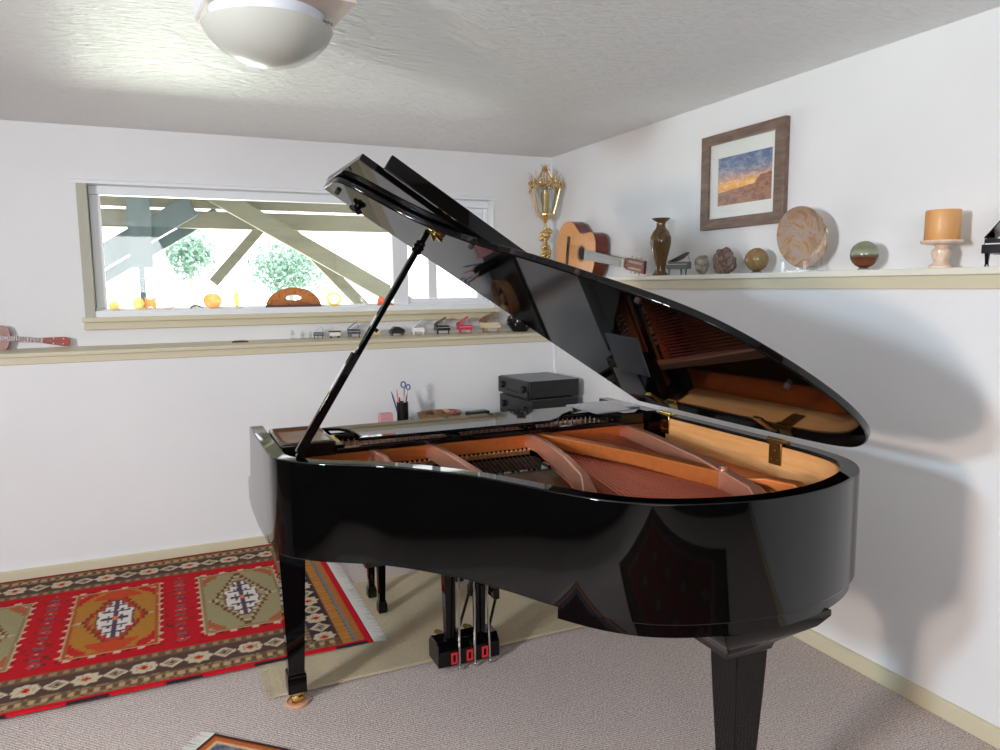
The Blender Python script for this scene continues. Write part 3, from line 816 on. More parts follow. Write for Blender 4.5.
for (p, d, h, c, lab) in pens:
    h += .05
    b = MB(); b.tube([(p[0], p[1], TZ+.014), (p[0]+d[0]*.85, p[1]+d[1], TZ+h*.86), (p[0]+d[0], p[1]+d[1], TZ+h)], [.0045, .0048, .002], 8)
    tag(b.build('pen', plain('pen_paint', c, .4)), lab, 'pen', 'pens in the cup')
sc = thing('scissors', (1.265, 4.2, TZ+.014), 'scissors with blue loop handles standing in the pen cup', 'scissors')
b = MB()
for cx_, cz_, r_ in ((1.258, TZ+.252, .017), (1.287, TZ+.235, .015)):
    pts = [(cx_+r_*math.cos(a)*.8, 4.2, cz_+r_*math.sin(a)) for a in [2*PI*k/16 for k in range(17)]]
    b.tube(pts, .0042, 6, caps=False)
b.build('handles', plain('blue_plastic', (40, 64, 140), .35), sc)
b = MB(); b.tube([(1.262, 4.2, TZ+.238), (1.258, 4.2, TZ+.014)], [.005, .003], 6).tube([(1.280, 4.2, TZ+.222), (1.262, 4.2, TZ+.014)], [.005, .003], 6); b.build('blades', M_STEEL, sc)
b = MB(); b.box((1.148, 4.21, TZ+.044), (.075, .06, .088)); b.box((1.125, 4.178, TZ+.065), (.018, .004, .02))
tag(b.build('small_box', [plain('pink_card', (212, 150, 156), .6)], bevel=.002), 'small pink box left of the pen cup', 'box')
tr = thing('tray', (1.48, 4.2, TZ), 'shallow brown tray of small things behind the music desk', 'tray')
b = MB(); b.lathe([(.11, 0), (.14, .072), (.134, .072), (.12, .05), (0, .05)], (1.48, 4.2, TZ), 28, sx=1, sy=.7); b.build('bowl', wood('wicker', (110, 76, 50), (160, 120, 84), (30, 30, 30)), tr)
for (x, y, r, c, lab) in ((1.42, 4.2, .022, (70, 44, 36), 'dark brown lump at the left of the tray'), (1.47, 4.18, .026, (120, 86, 60), 'brown pebble in the middle of the tray'), (1.52, 4.21, .024, (196, 160, 120), 'tan pebble in the tray'), (1.56, 4.2, .018, (170, 90, 90), 'reddish pebble at the right of the tray')):
    b = MB(); b.ball((x, y, TZ+.052+r*.7), r, 12, (1.3, 1, .7)); tag(b.build('pebble', plain('pebble', c, .6)), lab, 'pebble', 'pebbles in the tray')
b = MB(); b.box((1.73, 4.2, TZ+.030), (.14, .07, .060), rz=.1); tag(b.build('glasses_case', M_BLACK2, bevel=.01, seg=3), 'flat black case between the tray and the receivers', 'case')

# ------------------------------------------------------------------ ceiling light
cl = thing('ceiling_light', (.336, 2.44, ZC), 'round frosted dome ceiling light on a square white base', 'ceiling light')
LC = (.336, 2.44)
b = MB(); b.box((LC[0]+.015, LC[1]-.03, ZC-.035), (.40, .40, .07), rz=.08); b.build('base_plate', M_WHITE, cl, bevel=.006)
b = MB(); b.box((LC[0]+.015, LC[1]-.03, ZC-.074), (.385, .385, .010), rz=.08); b.build('wood_rim', plain('pale_pink_wood', (206, 190, 184), .5), cl)
b = MB(); b.lathe([(.163, 2.275), (.168, 2.30), (.172, 2.317)], (LC[0], LC[1], 0), 40); b.build('collar', plain('blue_white_enamel', (224, 230, 240), .25), cl)
b = MB(); b.lathe([(0, 2.168), (.05, 2.173), (.10, 2.189), (.145, 2.216), (.175, 2.247), (.190, 2.272), (.192, 2.277), (.186, 2.280), (.165, 2.282)], (LC[0], LC[1], 0), 48)
tdome = NT('frosted_glass'); tdome.b.inputs['Base Color'].default_value = lin((198, 200, 192)) + (1,); tdome.b.inputs['Roughness'].default_value = .28
b.build('glass_dome', tdome.m, cl)
b = MB(); b.lathe([(.006, 0), (.009, .006), (.006, .014), (0, .016)], (LC[0]+.165, LC[1]-.075, 2.285), 10).tube([(LC[0]+.15, LC[1]-.07, 2.30), (LC[0]+.178, LC[1]-.08, 2.29)], .005, 8); b.build('thumb_screw', M_STEEL, cl)

# ------------------------------------------------------------------ picture on the right wall
pf = thing('framed_picture', (XU-.012, 2.83, 1.77), 'brown wood framed sunset coast picture on the right wall', 'picture')
def on_wall(y, z, x): return (x, y, z)
Y0f, Y1f, Z0f, Z1f = 2.556, 3.119, 1.769, 2.230
def rect(y0, y1, z0, z1): return [(y0, z0), (y1, z0), (y1, z1), (y0, z1)]
b = MB(); b.strip(rect(Y0f, Y1f, Z0f, Z1f), rect(Y0f+.062, Y1f-.055, Z0f+.052, Z1f-.048), XU-.03, XU-.002, True, on_wall)
b.build('frame', wood('brown_frame_wood', (98, 78, 68), (130, 106, 92), (8, 1.5, 8), 5, .45), pf, bevel=.003)
b = MB(); b.strip(rect(Y0f+.05, Y1f-.045, Z0f+.045, Z1f-.04), rect(2.644, 3.008, 1.882, 2.1125), XU-.014, XU-.010, True, on_wall); b.build('mat_board', plain('mat_white', (232, 234, 230), .6), pf)
def picture_mat():
    t = NT('coast_print')
    tc = t.node('ShaderNodeTexCoord'); mp = t.node('ShaderNodeMapping')
    mp.inputs['Location'].default_value = (0, 3.008/.364, -1.882/.2305); mp.inputs['Scale'].default_value = (1, -1/.364, 1/.2305)
    t.l.new(tc.outputs['Object'], mp.inputs['Vector'])
    sp = t.node('ShaderNodeSeparateXYZ'); t.l.new(mp.outputs[0], sp.inputs[0])
    def math_(op, a, b_=None, c_=None):
        n = t.node('ShaderNodeMath'); n.operation = op
        for i, q in enumerate((a, b_, c_)):
            if q is None: continue
            if isinstance(q, (int, float)): n.inputs[i].default_value = q
            else: t.l.new(q, n.inputs[i])
        return n.outputs[0]
    u, v = sp.outputs[1], sp.outputs[2]
    nz = t.noise(mp.outputs[0], 5, 6, 1.5, .6)
    nz2 = t.noise(t.coord((1, 30, 60)), 1, 5, .8, .6)
    vv = math_('MULTIPLY_ADD', nz, .25, math_('ADD', v, -.125))
    sky = t.ramp(vv, [(0.30, lin((236, 150, 60))), (0.42, lin((250, 190, 60))), (0.52, lin((205, 150, 120))), (0.66, lin((128, 128, 150))), (0.85, lin((84, 108, 150)))])
    cl_ = t.ramp(nz2, [(0.45, (0, 0, 0)), (0.62, (.25, .23, .22))])
    s2 = t.node('ShaderNodeMixRGB'); s2.blend_type = 'ADD'; s2.inputs[0].default_value = .8; t.l.new(sky, s2.inputs[1]); t.l.new(cl_, s2.inputs[2])
    land = t.ramp(nz2, [(0.3, lin((92, 70, 84))), (0.45, lin((150, 88, 66))), (0.56, lin((176, 128, 84))), (0.7, lin((120, 104, 120)))])
    edge = math_('ADD', .27, math_('MULTIPLY', u, .14))
    hill = math_('MULTIPLY', math_('MAXIMUM', 0, math_('MINIMUM', math_('MULTIPLY', math_('ADD', u, -.68), 1.4), .14)), 1.0)
    isl = math_('GREATER_THAN', math_('ADD', edge, hill), v)
    mx = t.node('ShaderNodeMixRGB'); t.l.new(isl, mx.inputs[0]); t.l.new(s2.outputs[0], mx.inputs[1]); t.l.new(land, mx.inputs[2])
    t.color(mx.outputs[0]); t.b.inputs['Roughness'].default_value = .4
    return t.m
b = MB(); b.span((XU-.009, 2.635, 1.875), (XU-.005, 3.015, 2.12)); b.build('print', picture_mat(), pf)
b = MB(); b.span((XU-.020, Y0f+.055, Z0f+.045), (XU-.018, Y1f-.048, Z1f-.04)); b.build('glazing', thin_glass('picture_glass', (1, 1, 1), .025), pf)

# ------------------------------------------------------------------ guitar in the corner
def guitar(name, tail, axis, up, s, label, cat, cols, pegs, lengths):
    """tail point, axis to the head, up = across direction; face normal = axis x up"""
    a = Vector(axis).normalized(); u = Vector(up); u = (u-a*u.dot(a)).normalized(); n = a.cross(u)
    Mg = Matrix(((a.x, u.x, n.x, tail[0]), (a.y, u.y, n.y, tail[1]), (a.z, u.z, n.z, tail[2]), (0, 0, 0, 1)))
    g = thing(name, tail, label, cat)
    half = [(0, 0), (.006, .07), (.032, .13), (.08, .17), (.14, .185), (.20, .173), (.25, .143), (.29, .123), (.33, .121), (.37, .131), (.41, .140), (.445, .132), (.472, .105), (.486, .06), (.49, .028)]
    hp = catmull(half, 4); path = [(x*s, y*s) for x, y in hp]
    loop = path + [(x, -y) for x, y in path[::-1][:-1]]
    T = .095*s
    top, side, neck, head, fb = cols
    # shell: sides and back, then the top with a shallow hole over a dark disc
    ring = loop
    b = MB(Mg); b.prism(ring, -T, -.004*s); b.build('body', side, g, bevel=.002, smooth=30)
    hole = .33*s; hr = .043*s
    b = MB(Mg)
    # top plate as quads between the outline and the hole circle
    import math as m_
    n_ = len(ring)
    def ang(p): return m_.atan2(p[1], p[0]-hole)
    inner_ = [(hole+hr*m_.cos(ang(p)), hr*m_.sin(ang(p))) for p in ring]
    b.strip(ring, inner_, -.004*s, 0, True); b.build('soundboard', top, g, smooth=30)
    b = MB(Mg); b.lathe([(0, -.0038*s), (hr*.995, -.0038*s), (hr*.995, -.0035*s)], (hole, 0, 0), 28); b.build('hole_shade_disc', plain('hole_shade', (14, 10, 8), .9), g)  # dark disc paints the shade inside the hole; the body behind is solid
    b = MB(Mg); b.strip([(hole+hr*1.25*m_.cos(k*PI/20), hr*1.25*m_.sin(k*PI/20)) for k in range(40)], [(hole+hr*1.05*m_.cos(k*PI/20), hr*1.05*m_.sin(k*PI/20)) for k in range(40)], 0, .0008, True); b.build('rosette', neck, g)
    b = MB(Mg); b.span((.145*s, -.09*s, 0), (.172*s, .09*s, .006*s)).span((.155*s, -.045*s, .006*s), (.160*s, .045*s, .012*s)); b.build('bridge', plain('ebony', (46, 36, 32), .4), g, bevel=.001)
    nl = lengths[0]*s; hl = lengths[1]*s
    b = MB(Mg); b.prism([(.46*s, -.027*s), (nl, -.025*s), (nl, .025*s), (.46*s, .027*s)], -.022*s, .001*s); b.build('neck', neck, g, bevel=.005)
    b = MB(Mg); b.prism([(.375*s, -.029*s), (nl, -.025*s), (nl, .025*s), (.375*s, .029*s)], .001*s, .007*s)
    fbm = b.build('fretboard', fb, g)
    b = MB(Mg); f0 = nl
    L_ = nl-.157*s
    for k in range(1, 18):
        x = .157*s+L_*(2**(-k/12)); 
        if x > .38*s: b.span((x-.0012*s, -.027*s, .007*s), (x+.0012*s, .027*s, .0085*s))
    b.build('frets', M_STEEL, fbm)
    b = MB(Mg); b.span((nl, -.026*s, 0), (nl+.008*s, .026*s, .012*s)); b.build('nut', plain('bone', (230, 222, 206), .4), g)
    hd = MB(Mg)
    if pegs == 6:
        o_ = [(nl+.008*s, -.028*s), (nl+.03*s, -.034*s), (nl+hl, -.036*s), (nl+hl, .036*s), (nl+.03*s, .034*s), (nl+.008*s, .028*s)]
        hd.prism(o_, -.02*s, -.002*s)
    else:
        o_ = [(nl+.008*s, -.030*s), (nl+hl*.8, -.052*s), (nl+hl, -.044*s), (nl+hl*1.02, 0), (nl+hl, .044*s), (nl+hl*.8, .052*s), (nl+.008*s, .030*s)]
        hd.prism(o_, -.02*s, -.002*s)
    hobj = hd.build('headstock', head, g, bevel=.002)
    if pegs == 6:
        b = MB(Mg)
        for q in (-1, 1): b.span((nl+.05*s, q*.017*s-.006*s, -.0022*s), (nl+hl*.88, q*.017*s+.006*s, -.0010*s))
        b.build('slot', plain('slot_pale', (200, 170, 140), .5), hobj)
        for q in (-1, 1):
            for k in range(3):
                x = nl+.065*s+k*.04*s
                b = MB(Mg); b.tube([(x, q*.034*s, -.010*s), (x, q*.042*s, -.012*s)], .003*s, 8); b.ball((x, q*.044*s, -.012*s), .008*s, 10, (.8, .6, 1)); b.build('tuning_peg', plain('peg_ivory', (226, 214, 190), .3), hobj)
    else:
        for q in (-1, 1):
            for k in range(2):
                x = nl+hl*(.42+.36*k)
                b = MB(Mg); b.lathe([(.007*s, -.003*s), (.007*s, .014*s), (0, .016*s)], (x, q*.028*s, 0), 10); b.build('tuning_peg', plain('peg_white', (226, 220, 214), .3), hobj)
    b = MB(Mg)
    for k in range(pegs):
        q = (k-(pegs-1)/2)/((pegs-1)/2)
        b.tube([(.158*s, q*.038*s, .012*s), (nl+.004*s, q*.021*s, .012*s), (nl+.06*s+.03*s*(k % 3), q*.017*s, .001*s)], .0007, 4, caps=False)
    b.build('strings', M_STEEL, g, smooth=0)
    return g
M_GTOP = plain('guitar_spruce', (214, 150, 88), .18, vary=.06, vscale=30)
M_GSIDE = wood('guitar_rosewood', (74, 26, 20), (112, 44, 30), (2, 14, 14), 3, .2)
M_NECK = wood('guitar_cedar', (120, 66, 46), (150, 90, 62), (4, 20, 20), 2, .35)
M_FB = plain('fretboard_grey', (150, 150, 148), .35)
guitar('acoustic_guitar', (2.43, 4.468, 1.750), (0.004, -.987, -.157), (0, 0, 1), 1.0,
       'classical guitar with orange top standing on the right ledge near the corner', 'guitar', (M_GTOP, M_GSIDE, M_NECK, wood('guitar_head', (100, 40, 28), (130, 60, 40)), M_FB), 6, (.81, .20))
M_UK = wood('ukulele_mahogany', (150, 104, 96), (168, 120, 110), (3, 14, 14), 3, .4)
guitar('ukulele', (-1.005, 4.715, 1.268), (.995, .01, -.10), (0, .16, 1), .49,
       'small ukulele with red headstock lying on the back ledge at the left edge', 'ukulele', (M_UK, M_UK, M_UK, wood('ukulele_head', (132, 30, 8), (160, 46, 14), (3, 14, 14)), plain('ukulele_board', (140, 104, 104), .5)), 4, (.79, .27))

# ------------------------------------------------------------------ ornate lantern in the corner
ln = thing('brass_lantern', (2.424, 4.62, ZR), 'ornate brass candle lantern on a leafy stem in the corner', 'lantern')
lx, lyy = 2.424, 4.62
M_B2 = plain('antique_gold', (222, 190, 132), .22, .95, vary=.2, vscale=90)
rnd = random.Random(3)
b = MB(); b.lathe([(.065, 0), (.07, .01), (.05, .025), (.02, .04), (.012, .06), (.010, .22), (.018, .24), (.010, .27), (.014, .33), (.008, .38), (.02, .40), (.05, .425), (.062, .43), (.062, .44), (0, .44)], (lx, lyy, ZR), 18); b.build('stem', M_B2, ln)
b = MB()
for k in range(44):
    a = rnd.uniform(0, 2*PI); z = ZR+rnd.uniform(.05, .33); r = .010+rnd.random()*.030
    b.ball((lx+r*math.cos(a), lyy+r*math.sin(a), z), .013+rnd.random()*.012, 8, (1, 1, .8))
b.build('leaf_cluster', M_B2, ln)
b = MB()
for k in range(6):
    a = k*PI/3+.3
    p0 = (lx+.060*math.cos(a), lyy+.060*math.sin(a), ZR+.44); p1 = (lx+.108*math.cos(a), lyy+.108*math.sin(a), ZR+.62)
    b.tube([p0, ((p0[0]+p1[0])/2, (p0[1]+p1[1])/2, ZR+.525), p1], .005, 6)
    for q in range(3): b.ball((p1[0]+rnd.uniform(-.012, .012), p1[1]+rnd.uniform(-.012, .012), p1[2]+rnd.uniform(-.03, .02)), .011, 8)
ring = [(lx+.108*math.cos(k*PI/6+.3), lyy+.108*math.sin(k*PI/6+.3), ZR+.625) for k in range(13)]
b.tube(ring, .008, 6, caps=False)
b.build('cage', M_B2, ln)
b = MB()
for k in range(16):
    a = k*2*PI/16; z0 = ZR+.63
    h = .06+.03*(k % 2)
    b.tube([(lx+.105*math.cos(a), lyy+.105*math.sin(a), z0), (lx+.095*math.cos(a), lyy+.095*math.sin(a), z0+h*.6), (lx+.115*math.cos(a+.12), lyy+.115*math.sin(a+.12), z0+h)], [.005, .003, .0015], 5)
    b.ball((lx+.11*math.cos(a+.1), lyy+.11*math.sin(a+.1), z0+.01+rnd.random()*.03), .009, 6)
for k in range(9):
    a = k*2*PI/9
    b.tube([(lx+.10*math.cos(a), lyy+.10*math.sin(a), ZR+.63), (lx+.045*math.cos(a), lyy+.045*math.sin(a), ZR+.69), (lx+.010*math.cos(a), lyy+.010*math.sin(a), ZR+.745), (lx+.03*math.cos(a), lyy+.03*math.sin(a), ZR+.775)], [.004, .003, .003, .001], 5)
for k in range(14):
    a = rnd.uniform(0, 2*PI); r = rnd.random()*.03; b.ball((lx+r*math.cos(a), lyy+r*math.sin(a), ZR+.72+rnd.random()*.045), .007, 6, (.6, .6, 1.2))
b.build('crown', M_B2, ln)
b = MB(); b.lathe([(.022, .44), (.016, .47), (.018, .60), (0, .605)], (lx, lyy, ZR), 12)
b.build('candle_tube', M_B2, ln)
b = MB(); b.lathe([(.056, .443), (.098, .615)], (lx, lyy, ZR), 6); 
b.build('glass_panes', M_CLEAR, ln, smooth=0)

# ------------------------------------------------------------------ things on the right ledge (centre line x = 2.43)
LX = 2.455
M_ONYX = stone('onyx_vase', [(.3, (70, 66, 40)), (.44, (104, 80, 48)), (.52, (112, 78, 46)), (.6, (88, 82, 56)), (.75, (150, 138, 108))], 9, 2.4, .12, (1, 1, .5))
b = MB()
k_ = 1.03
b.lathe([(0, 0), (.040, 0), (.042, .010), (.030, .020), (.027, .035), (.032, .075), (.046, .13), (.055, .175), (.055, .205), (.042, .235), (.027, .252), (.0235, .268), (.026, .285), (.047, .300), (.049, .305), (.022, .302), (.018, .27), (0, .26)], (LX, 3.345, ZR), 36)
tag(b.build('onyx_vase', M_ONYX), 'tall brown and green onyx vase with a flared lip', 'vase')
# small green legged piano
def mini_grand(name, mats, label, cat='miniature piano', group='miniature pianos on the back ledge', lidang=38, style='grand'):
    """about 0.1 m wide, tail towards -y, origin at the base"""
    root = bpy.data.objects.new(name, None); COL.objects.link(root); root.empty_display_size = .02
    tag(root, label, cat, group)
    body, lidm, legm = mats
    o_ = catmull([(-.048, .04), (-.048, .005), (-.040, -.012), (-.018, -.028), (-.002, -.052), (.018, -.062), (.040, -.052), (.048, -.03), (.048, 0), (.048, .04)], 3)
    in_ = offset(o_, .004)
    b = MB(); b.strip(o_, in_, .028, .060); b.prism(in_, .036, .049); b.span((-.048, .038, .028), (.048, .060, .047)).span((-.048, .036, .046), (.048, .041, .060)); b.build('case', body, root)
    b = MB()
    for k in range(26): b.span((-.043+k*.0033, .042, .047), (-.0403+k*.0033, .058, .0495))
    b.build('keyboard', plain('mini_keys', (226, 222, 214), .4), root)
    a = math.radians(lidang); Mx = Matrix(((-math.cos(a), 0, math.sin(a), .048), (0, 1, 0, 0), (math.sin(a), 0, math.cos(a), .061), (0, 0, 0, 1)))
    b = MB(Mx); lo_ = [(.048-x, y) for x, y in o_]; b.prism(lo_, 0, .0025); b.build('lid', lidm, root)
    b = MB(); b.tube([(-.042, -.0, .06), (-.030, -.0, .061+.078*math.tan(a)*.9)], .0012, 6); b.build('lid_prop', legm, root)
    for x, y in ((-.04, .045), (.04, .045), (.018, -.045)):
        b = MB(); b.tube([(x, y, 0), (x, y, .004), (x, y, .005), (x, y, .030)], [.0045, .0045, .0035, .0055], 8); b.build('leg', legm, root)
    return root
def put(o, loc, rz=0, s=1.0):
    o.location = loc; o.rotation_euler = (0, 0, rz); o.scale = (s, s, s); return o
M_MG = plain('mini_grey_green', (120, 128, 122), .25, .2); M_MGL = plain('mini_teal', (40, 110, 96), .3)
put(mini_grand('miniature_piano', (M_MG, plain('mini_grey', (104, 104, 104), .3), M_MGL), 'tiny grey piano with teal legs between the vase and the pale rock', group='miniature pianos on the right ledge', lidang=24), (LX-.02, 3.14, ZR), 2.1, 1.12)
M_BLKG = plain('mini_black', (16, 14, 20), .08)
put(mini_grand('miniature_piano', (M_BLKG, M_BLKG, M_BLKG), 'larger shiny black miniature grand on the right ledge at the right edge', group='miniature pianos on the right ledge', lidang=52), (LX, 1.50, ZR), 1.9, 1.45)
def rock(name, c, sc_, mat, label, seed, rough=.25, group='crystal rocks on the right ledge'):
    bm = bmesh.new(); bmesh.ops.create_icosphere(bm, subdivisions=4, radius=1)
    for v in bm.verts:
        p = v.co.copy(); n_ = noise.noise(p*1.4+Vector((seed, 0, 0)))*rough*1.4+noise.noise(p*4+Vector((0, seed, 0)))*rough*.4
        q = p*(1+n_); v.co = Vector((c[0]+q.x*sc_[0], c[1]+q.y*sc_[1], max(c[2], c[2]+sc_[2]+q.z*sc_[2])))
    b = MB(); b.bm.free(); b.bm = bm
    return tag(b.build(name, mat, smooth=50), label, 'rock', group)
rock('pale_rock', (LX, 3.005, ZR), (.03, .042, .050), stone('quartz_rock', [(.3, (96, 88, 78)), (.5, (150, 142, 128)), (.7, (196, 190, 176))], 30, 1, .5), 'small pale pointed rock, leftmost of the two rocks', 2.2, .16)
rock('geode_rock', (LX, 2.845, ZR-.002), (.038, .066, .062), stone('geode', [(.3, (66, 58, 66)), (.45, (110, 84, 70)), (.55, (150, 122, 104)), (.68, (90, 82, 92))], 26, 2, .5), 'lumpy brown geode rock under the picture frame', 5.1, .3)
M_BALL = stone('onyx_ball', [(.3, (112, 104, 64)), (.45, (136, 124, 86)), (.56, (144, 104, 60)), (.7, (116, 108, 80))], 16, 2, .1)
def ball_on_stand(name, y, r, mat, label, cat):
    t_ = thing(name, (LX, y, ZR), label, cat)
    b = MB(); b.ball((LX, y, ZR+.008+r), r, 28); b.build('sphere', mat, t_)
    b = MB(); b.lathe([(.022, 0), (.024, .004), (.017, .010), (.020, .016), (.015, .012), (.012, .004)], (LX, y, ZR), 16); b.build('stand', M_CLEAR, t_)
    return t_
ball_on_stand('onyx_sphere', 2.625, .053, M_BALL, 'mottled tan onyx ball, the one with no banding', 'stone ball')
def two_tone():
    t = NT('banded_onyx')
    sp = t.node('ShaderNodeSeparateXYZ'); tc = t.node('ShaderNodeTexCoord'); t.l.new(tc.outputs['Object'], sp.inputs[0])
    nz = t.noise(t.coord(), 30, 4, 1)
    m = t.node('ShaderNodeMath'); m.operation = 'MULTIPLY_ADD'; m.inputs[1].default_value = .012; t.l.new(nz, m.inputs[0]); t.l.new(sp.outputs[2], m.inputs[2])
    mr = t.node('ShaderNodeMapRange'); mr.inputs[1].default_value = ZR+.006; mr.inputs[2].default_value = ZR+.118; t.l.new(m.outputs[0], mr.inputs[0])
    t.color(t.ramp(mr.outputs[0], [(0.0, lin((60, 34, 24))), (.2, lin((124, 70, 40))), (.42, lin((92, 52, 34))), (.50, lin((104, 96, 80))), (.56, lin((150, 156, 140))), (.74, lin((120, 124, 98))), (1, lin((132, 136, 108)))]))
    t.b.inputs['Roughness'].default_value = .1
    return t.m
ball_on_stand('banded_sphere', 2.055, .052, two_tone(), 'banded ball, green above and dark rust below, right of the plate', 'stone ball')
# onyx plate upright in an acrylic holder
pl = thing('onyx_plate', (LX, 2.365, ZR), 'round swirled brown onyx plate standing in a clear holder', 'plate')
Rp = Matrix.Rotation(.08, 3, 'Z') @ Matrix.Rotation(-PI/2-.16, 3, 'Y')
M_PLATE = stone('onyx_swirl', [(.25, (140, 140, 112)), (.38, (150, 122, 96)), (.47, (172, 136, 112)), (.54, (160, 152, 148)), (.62, (176, 136, 84)), (.75, (128, 96, 76))], 7, 3.0, .1, detail=6)
b = MB(); b.lathe([(0, 0), (.084, 0), (.123, .012), (.129, .018), (.126, .021), (.112, .014), (.082, .005), (0, .005)], (LX+.012, 2.365, ZR+.147), 48, R=Rp); b.build('dish', M_PLATE, pl)
b = MB()
for dy in (-.06, .06):
    b.span((LX-.045, 2.365+dy-.008, ZR), (LX+.055, 2.365+dy+.008, ZR+.008)).span((LX-.045, 2.365+dy-.008, ZR), (LX-.037, 2.365+dy+.008, ZR+.045)).span((LX+.040, 2.365+dy-.008, ZR), (LX+.048, 2.365+dy+.008, ZR+.10))
b.span((LX-.01, 2.30, ZR), (LX+.0, 2.43, ZR+.008)); b.build('holder', M_ACRYL, pl, bevel=.001)
# candle on a stone goblet
cd = thing('candle_stand', (LX, 1.745, ZR), 'peach stone goblet stand with a flat dish top', 'candle stand')
M_PEACH = stone('peach_onyx', [(.3, (214, 182, 158)), (.5, (228, 200, 176)), (.7, (236, 216, 198))], 18, 1.5, .18)
b = MB(); b.lathe([(0, 0), (.036, 0), (.038, .008), (.026, .016), (.021, .024), (.026, .034), (.030, .050), (.029, .062), (.020, .072), (.022, .078), (.062, .084), (.067, .090), (.064, .095), (0, .094)], (LX, 1.745, ZR), 36); b.build('goblet', M_PEACH, cd)
b = MB(); b.lathe([(0, 0), (.054, 0), (.056, .004), (.055, .098), (.053, .103), (.045, .101), (0, .096)], (LX, 1.745, ZR+.0945), 36); b.tube([(LX, 1.745, ZR+.188), (LX+.002, 1.745, ZR+.202)], .0015, 5)
tag(b.build('candle', stone('orange_wax', [(.3, (206, 146, 84)), (.5, (222, 164, 100)), (.7, (212, 156, 100))], 12, .5, .4, (1, 1, .3))), 'wide orange pillar candle on the peach stone stand', 'candle')

# ------------------------------------------------------------------ things on the back ledge
BY = 4.68
def P(*c): return plain('mini_paint', c, .2)
base = mini_grand('miniature_piano', (P(20, 20, 22), P(24, 24, 26), P(20, 20, 22)), 'black miniature grand with raised lid, left of the pink one')
put(base, (1.675, BY, ZL), PI*.98, .92)
def variant(mats, loc, rz, s, label, lidang=None):
    """copy of the first miniature with its own paint"""
    r = base.copy(); COL.objects.link(r); r.location = loc; r.rotation_euler = (0, 0, rz); r.scale = (s, s, s); r['label'] = label
    for ch in base.children:
        c = ch.copy(); c.data = ch.data.copy(); COL.objects.link(c); c.parent = r
        nm = ch.name.split('.')[0]
        if nm != 'keyboard': c.data.materials[0] = mats[0 if nm == 'case' else 1 if nm == 'lid' else 2]
    return r
pk = P(206, 50, 84)
variant((pk, pk, pk), (1.835, BY, ZL), PI*.98, .92, 'bright pink miniature grand with raised lid')
variant((P(226, 206, 170), P(120, 80, 56), P(170, 130, 90)), (2.02, BY, ZL), PI*1.03, 1.12, 'cream miniature grand with brown raised lid, right of the pink one')
variant((P(70, 80, 84), M_CLEAR, P(60, 66, 70)), (.868, BY, ZL), PI*.9, .62, 'tiny dark and clear glass grand beside the crystal figurines')
variant((P(70, 74, 84), P(50, 54, 66), P(70, 74, 84)), (1.085, BY, ZL), PI*.95, .82, 'slate grey miniature grand half hidden by the lid prop')
variant((P(236, 234, 232), P(240, 240, 240), P(230, 228, 226)), (1.51, BY, ZL), PI*.95, .80, 'white miniature grand between the black box and the black grand')
# flat topped ones
def mini_upright(name, loc, w, d, h, m1, m2, label, roof=0):
    t_ = thing(name, loc, label, 'ornament', 'small ornaments on the back ledge')
    x, y, z = loc
    b = MB(); b.span((x-w/2, y-d/2, z+h*.28), (x+w/2, y+d/2, z+h*.82)); b.build('body', m1, t_, bevel=.003)
    b = MB()
    if roof: b.prism([(x-w*.42, z+h*.82), (x+w*.42, z+h*.82), (x+w*.12, z+h*1.15), (x-w*.18, z+h*1.2)], y-d/2, y+d/2, lambda a, c, e: (a, e, c))
    else: b.span((x-w*.55, y-d*.55, z+h*.82), (x+w*.55, y+d*.55, z+h))
    b.build('top', m2, t_, bevel=.003)
    for sx in (-1, 1):
        for sy in (-1, 1):
            b = MB(); b.tube([(x+sx*w*.38, y+sy*d*.35, z), (x+sx*w*.38, y+sy*d*.35, z+h*.3)], .004, 8); b.build('leg', m2 if not roof else m1, t_)
mini_upright('miniature_box', (.965, BY, ZL), .066, .045, .045, P(230, 224, 214), P(64, 58, 58), 'small cream ornament with a flat dark top')
mini_upright('miniature_house', (1.228, BY, ZL), .058, .045, .042, P(214, 186, 156), P(220, 196, 168), 'small tan house-shaped ornament right of the lid prop', roof=1)
mini_upright('miniature_car', (1.368, BY, ZL), .092, .055, .050, P(22, 22, 24), P(28, 28, 30), 'small rounded black ornament left of the white miniature grand', roof=1)
# crystal figurines
for k, (x, h, lab) in enumerate(((.708, .060, 'clear crystal figurine, leftmost on the back ledge'), (.768, .050, 'clear crystal figurine in the middle of the three'), (.815, .045, 'clear crystal figurine, rightmost of the three'))):
    b = MB(); b.lathe([(0, 0), (.016, 0), (.016, .005), (.006, .009), (.010, h*.5), (.004, h*.7), (.009, h*.85), (0, h)], (x, BY, ZL), 8)
    b.tube([(x, BY, ZL+h*.5), (x+.018, BY, ZL+h*.75)], [.004, .001], 6).tube([(x, BY, ZL+h*.45), (x-.018, BY, ZL+h*.65)], [.004, .001], 6)
    tag(b.build('crystal_figurine', M_CLEAR, smooth=0), lab, 'figurine', 'crystal figurines')
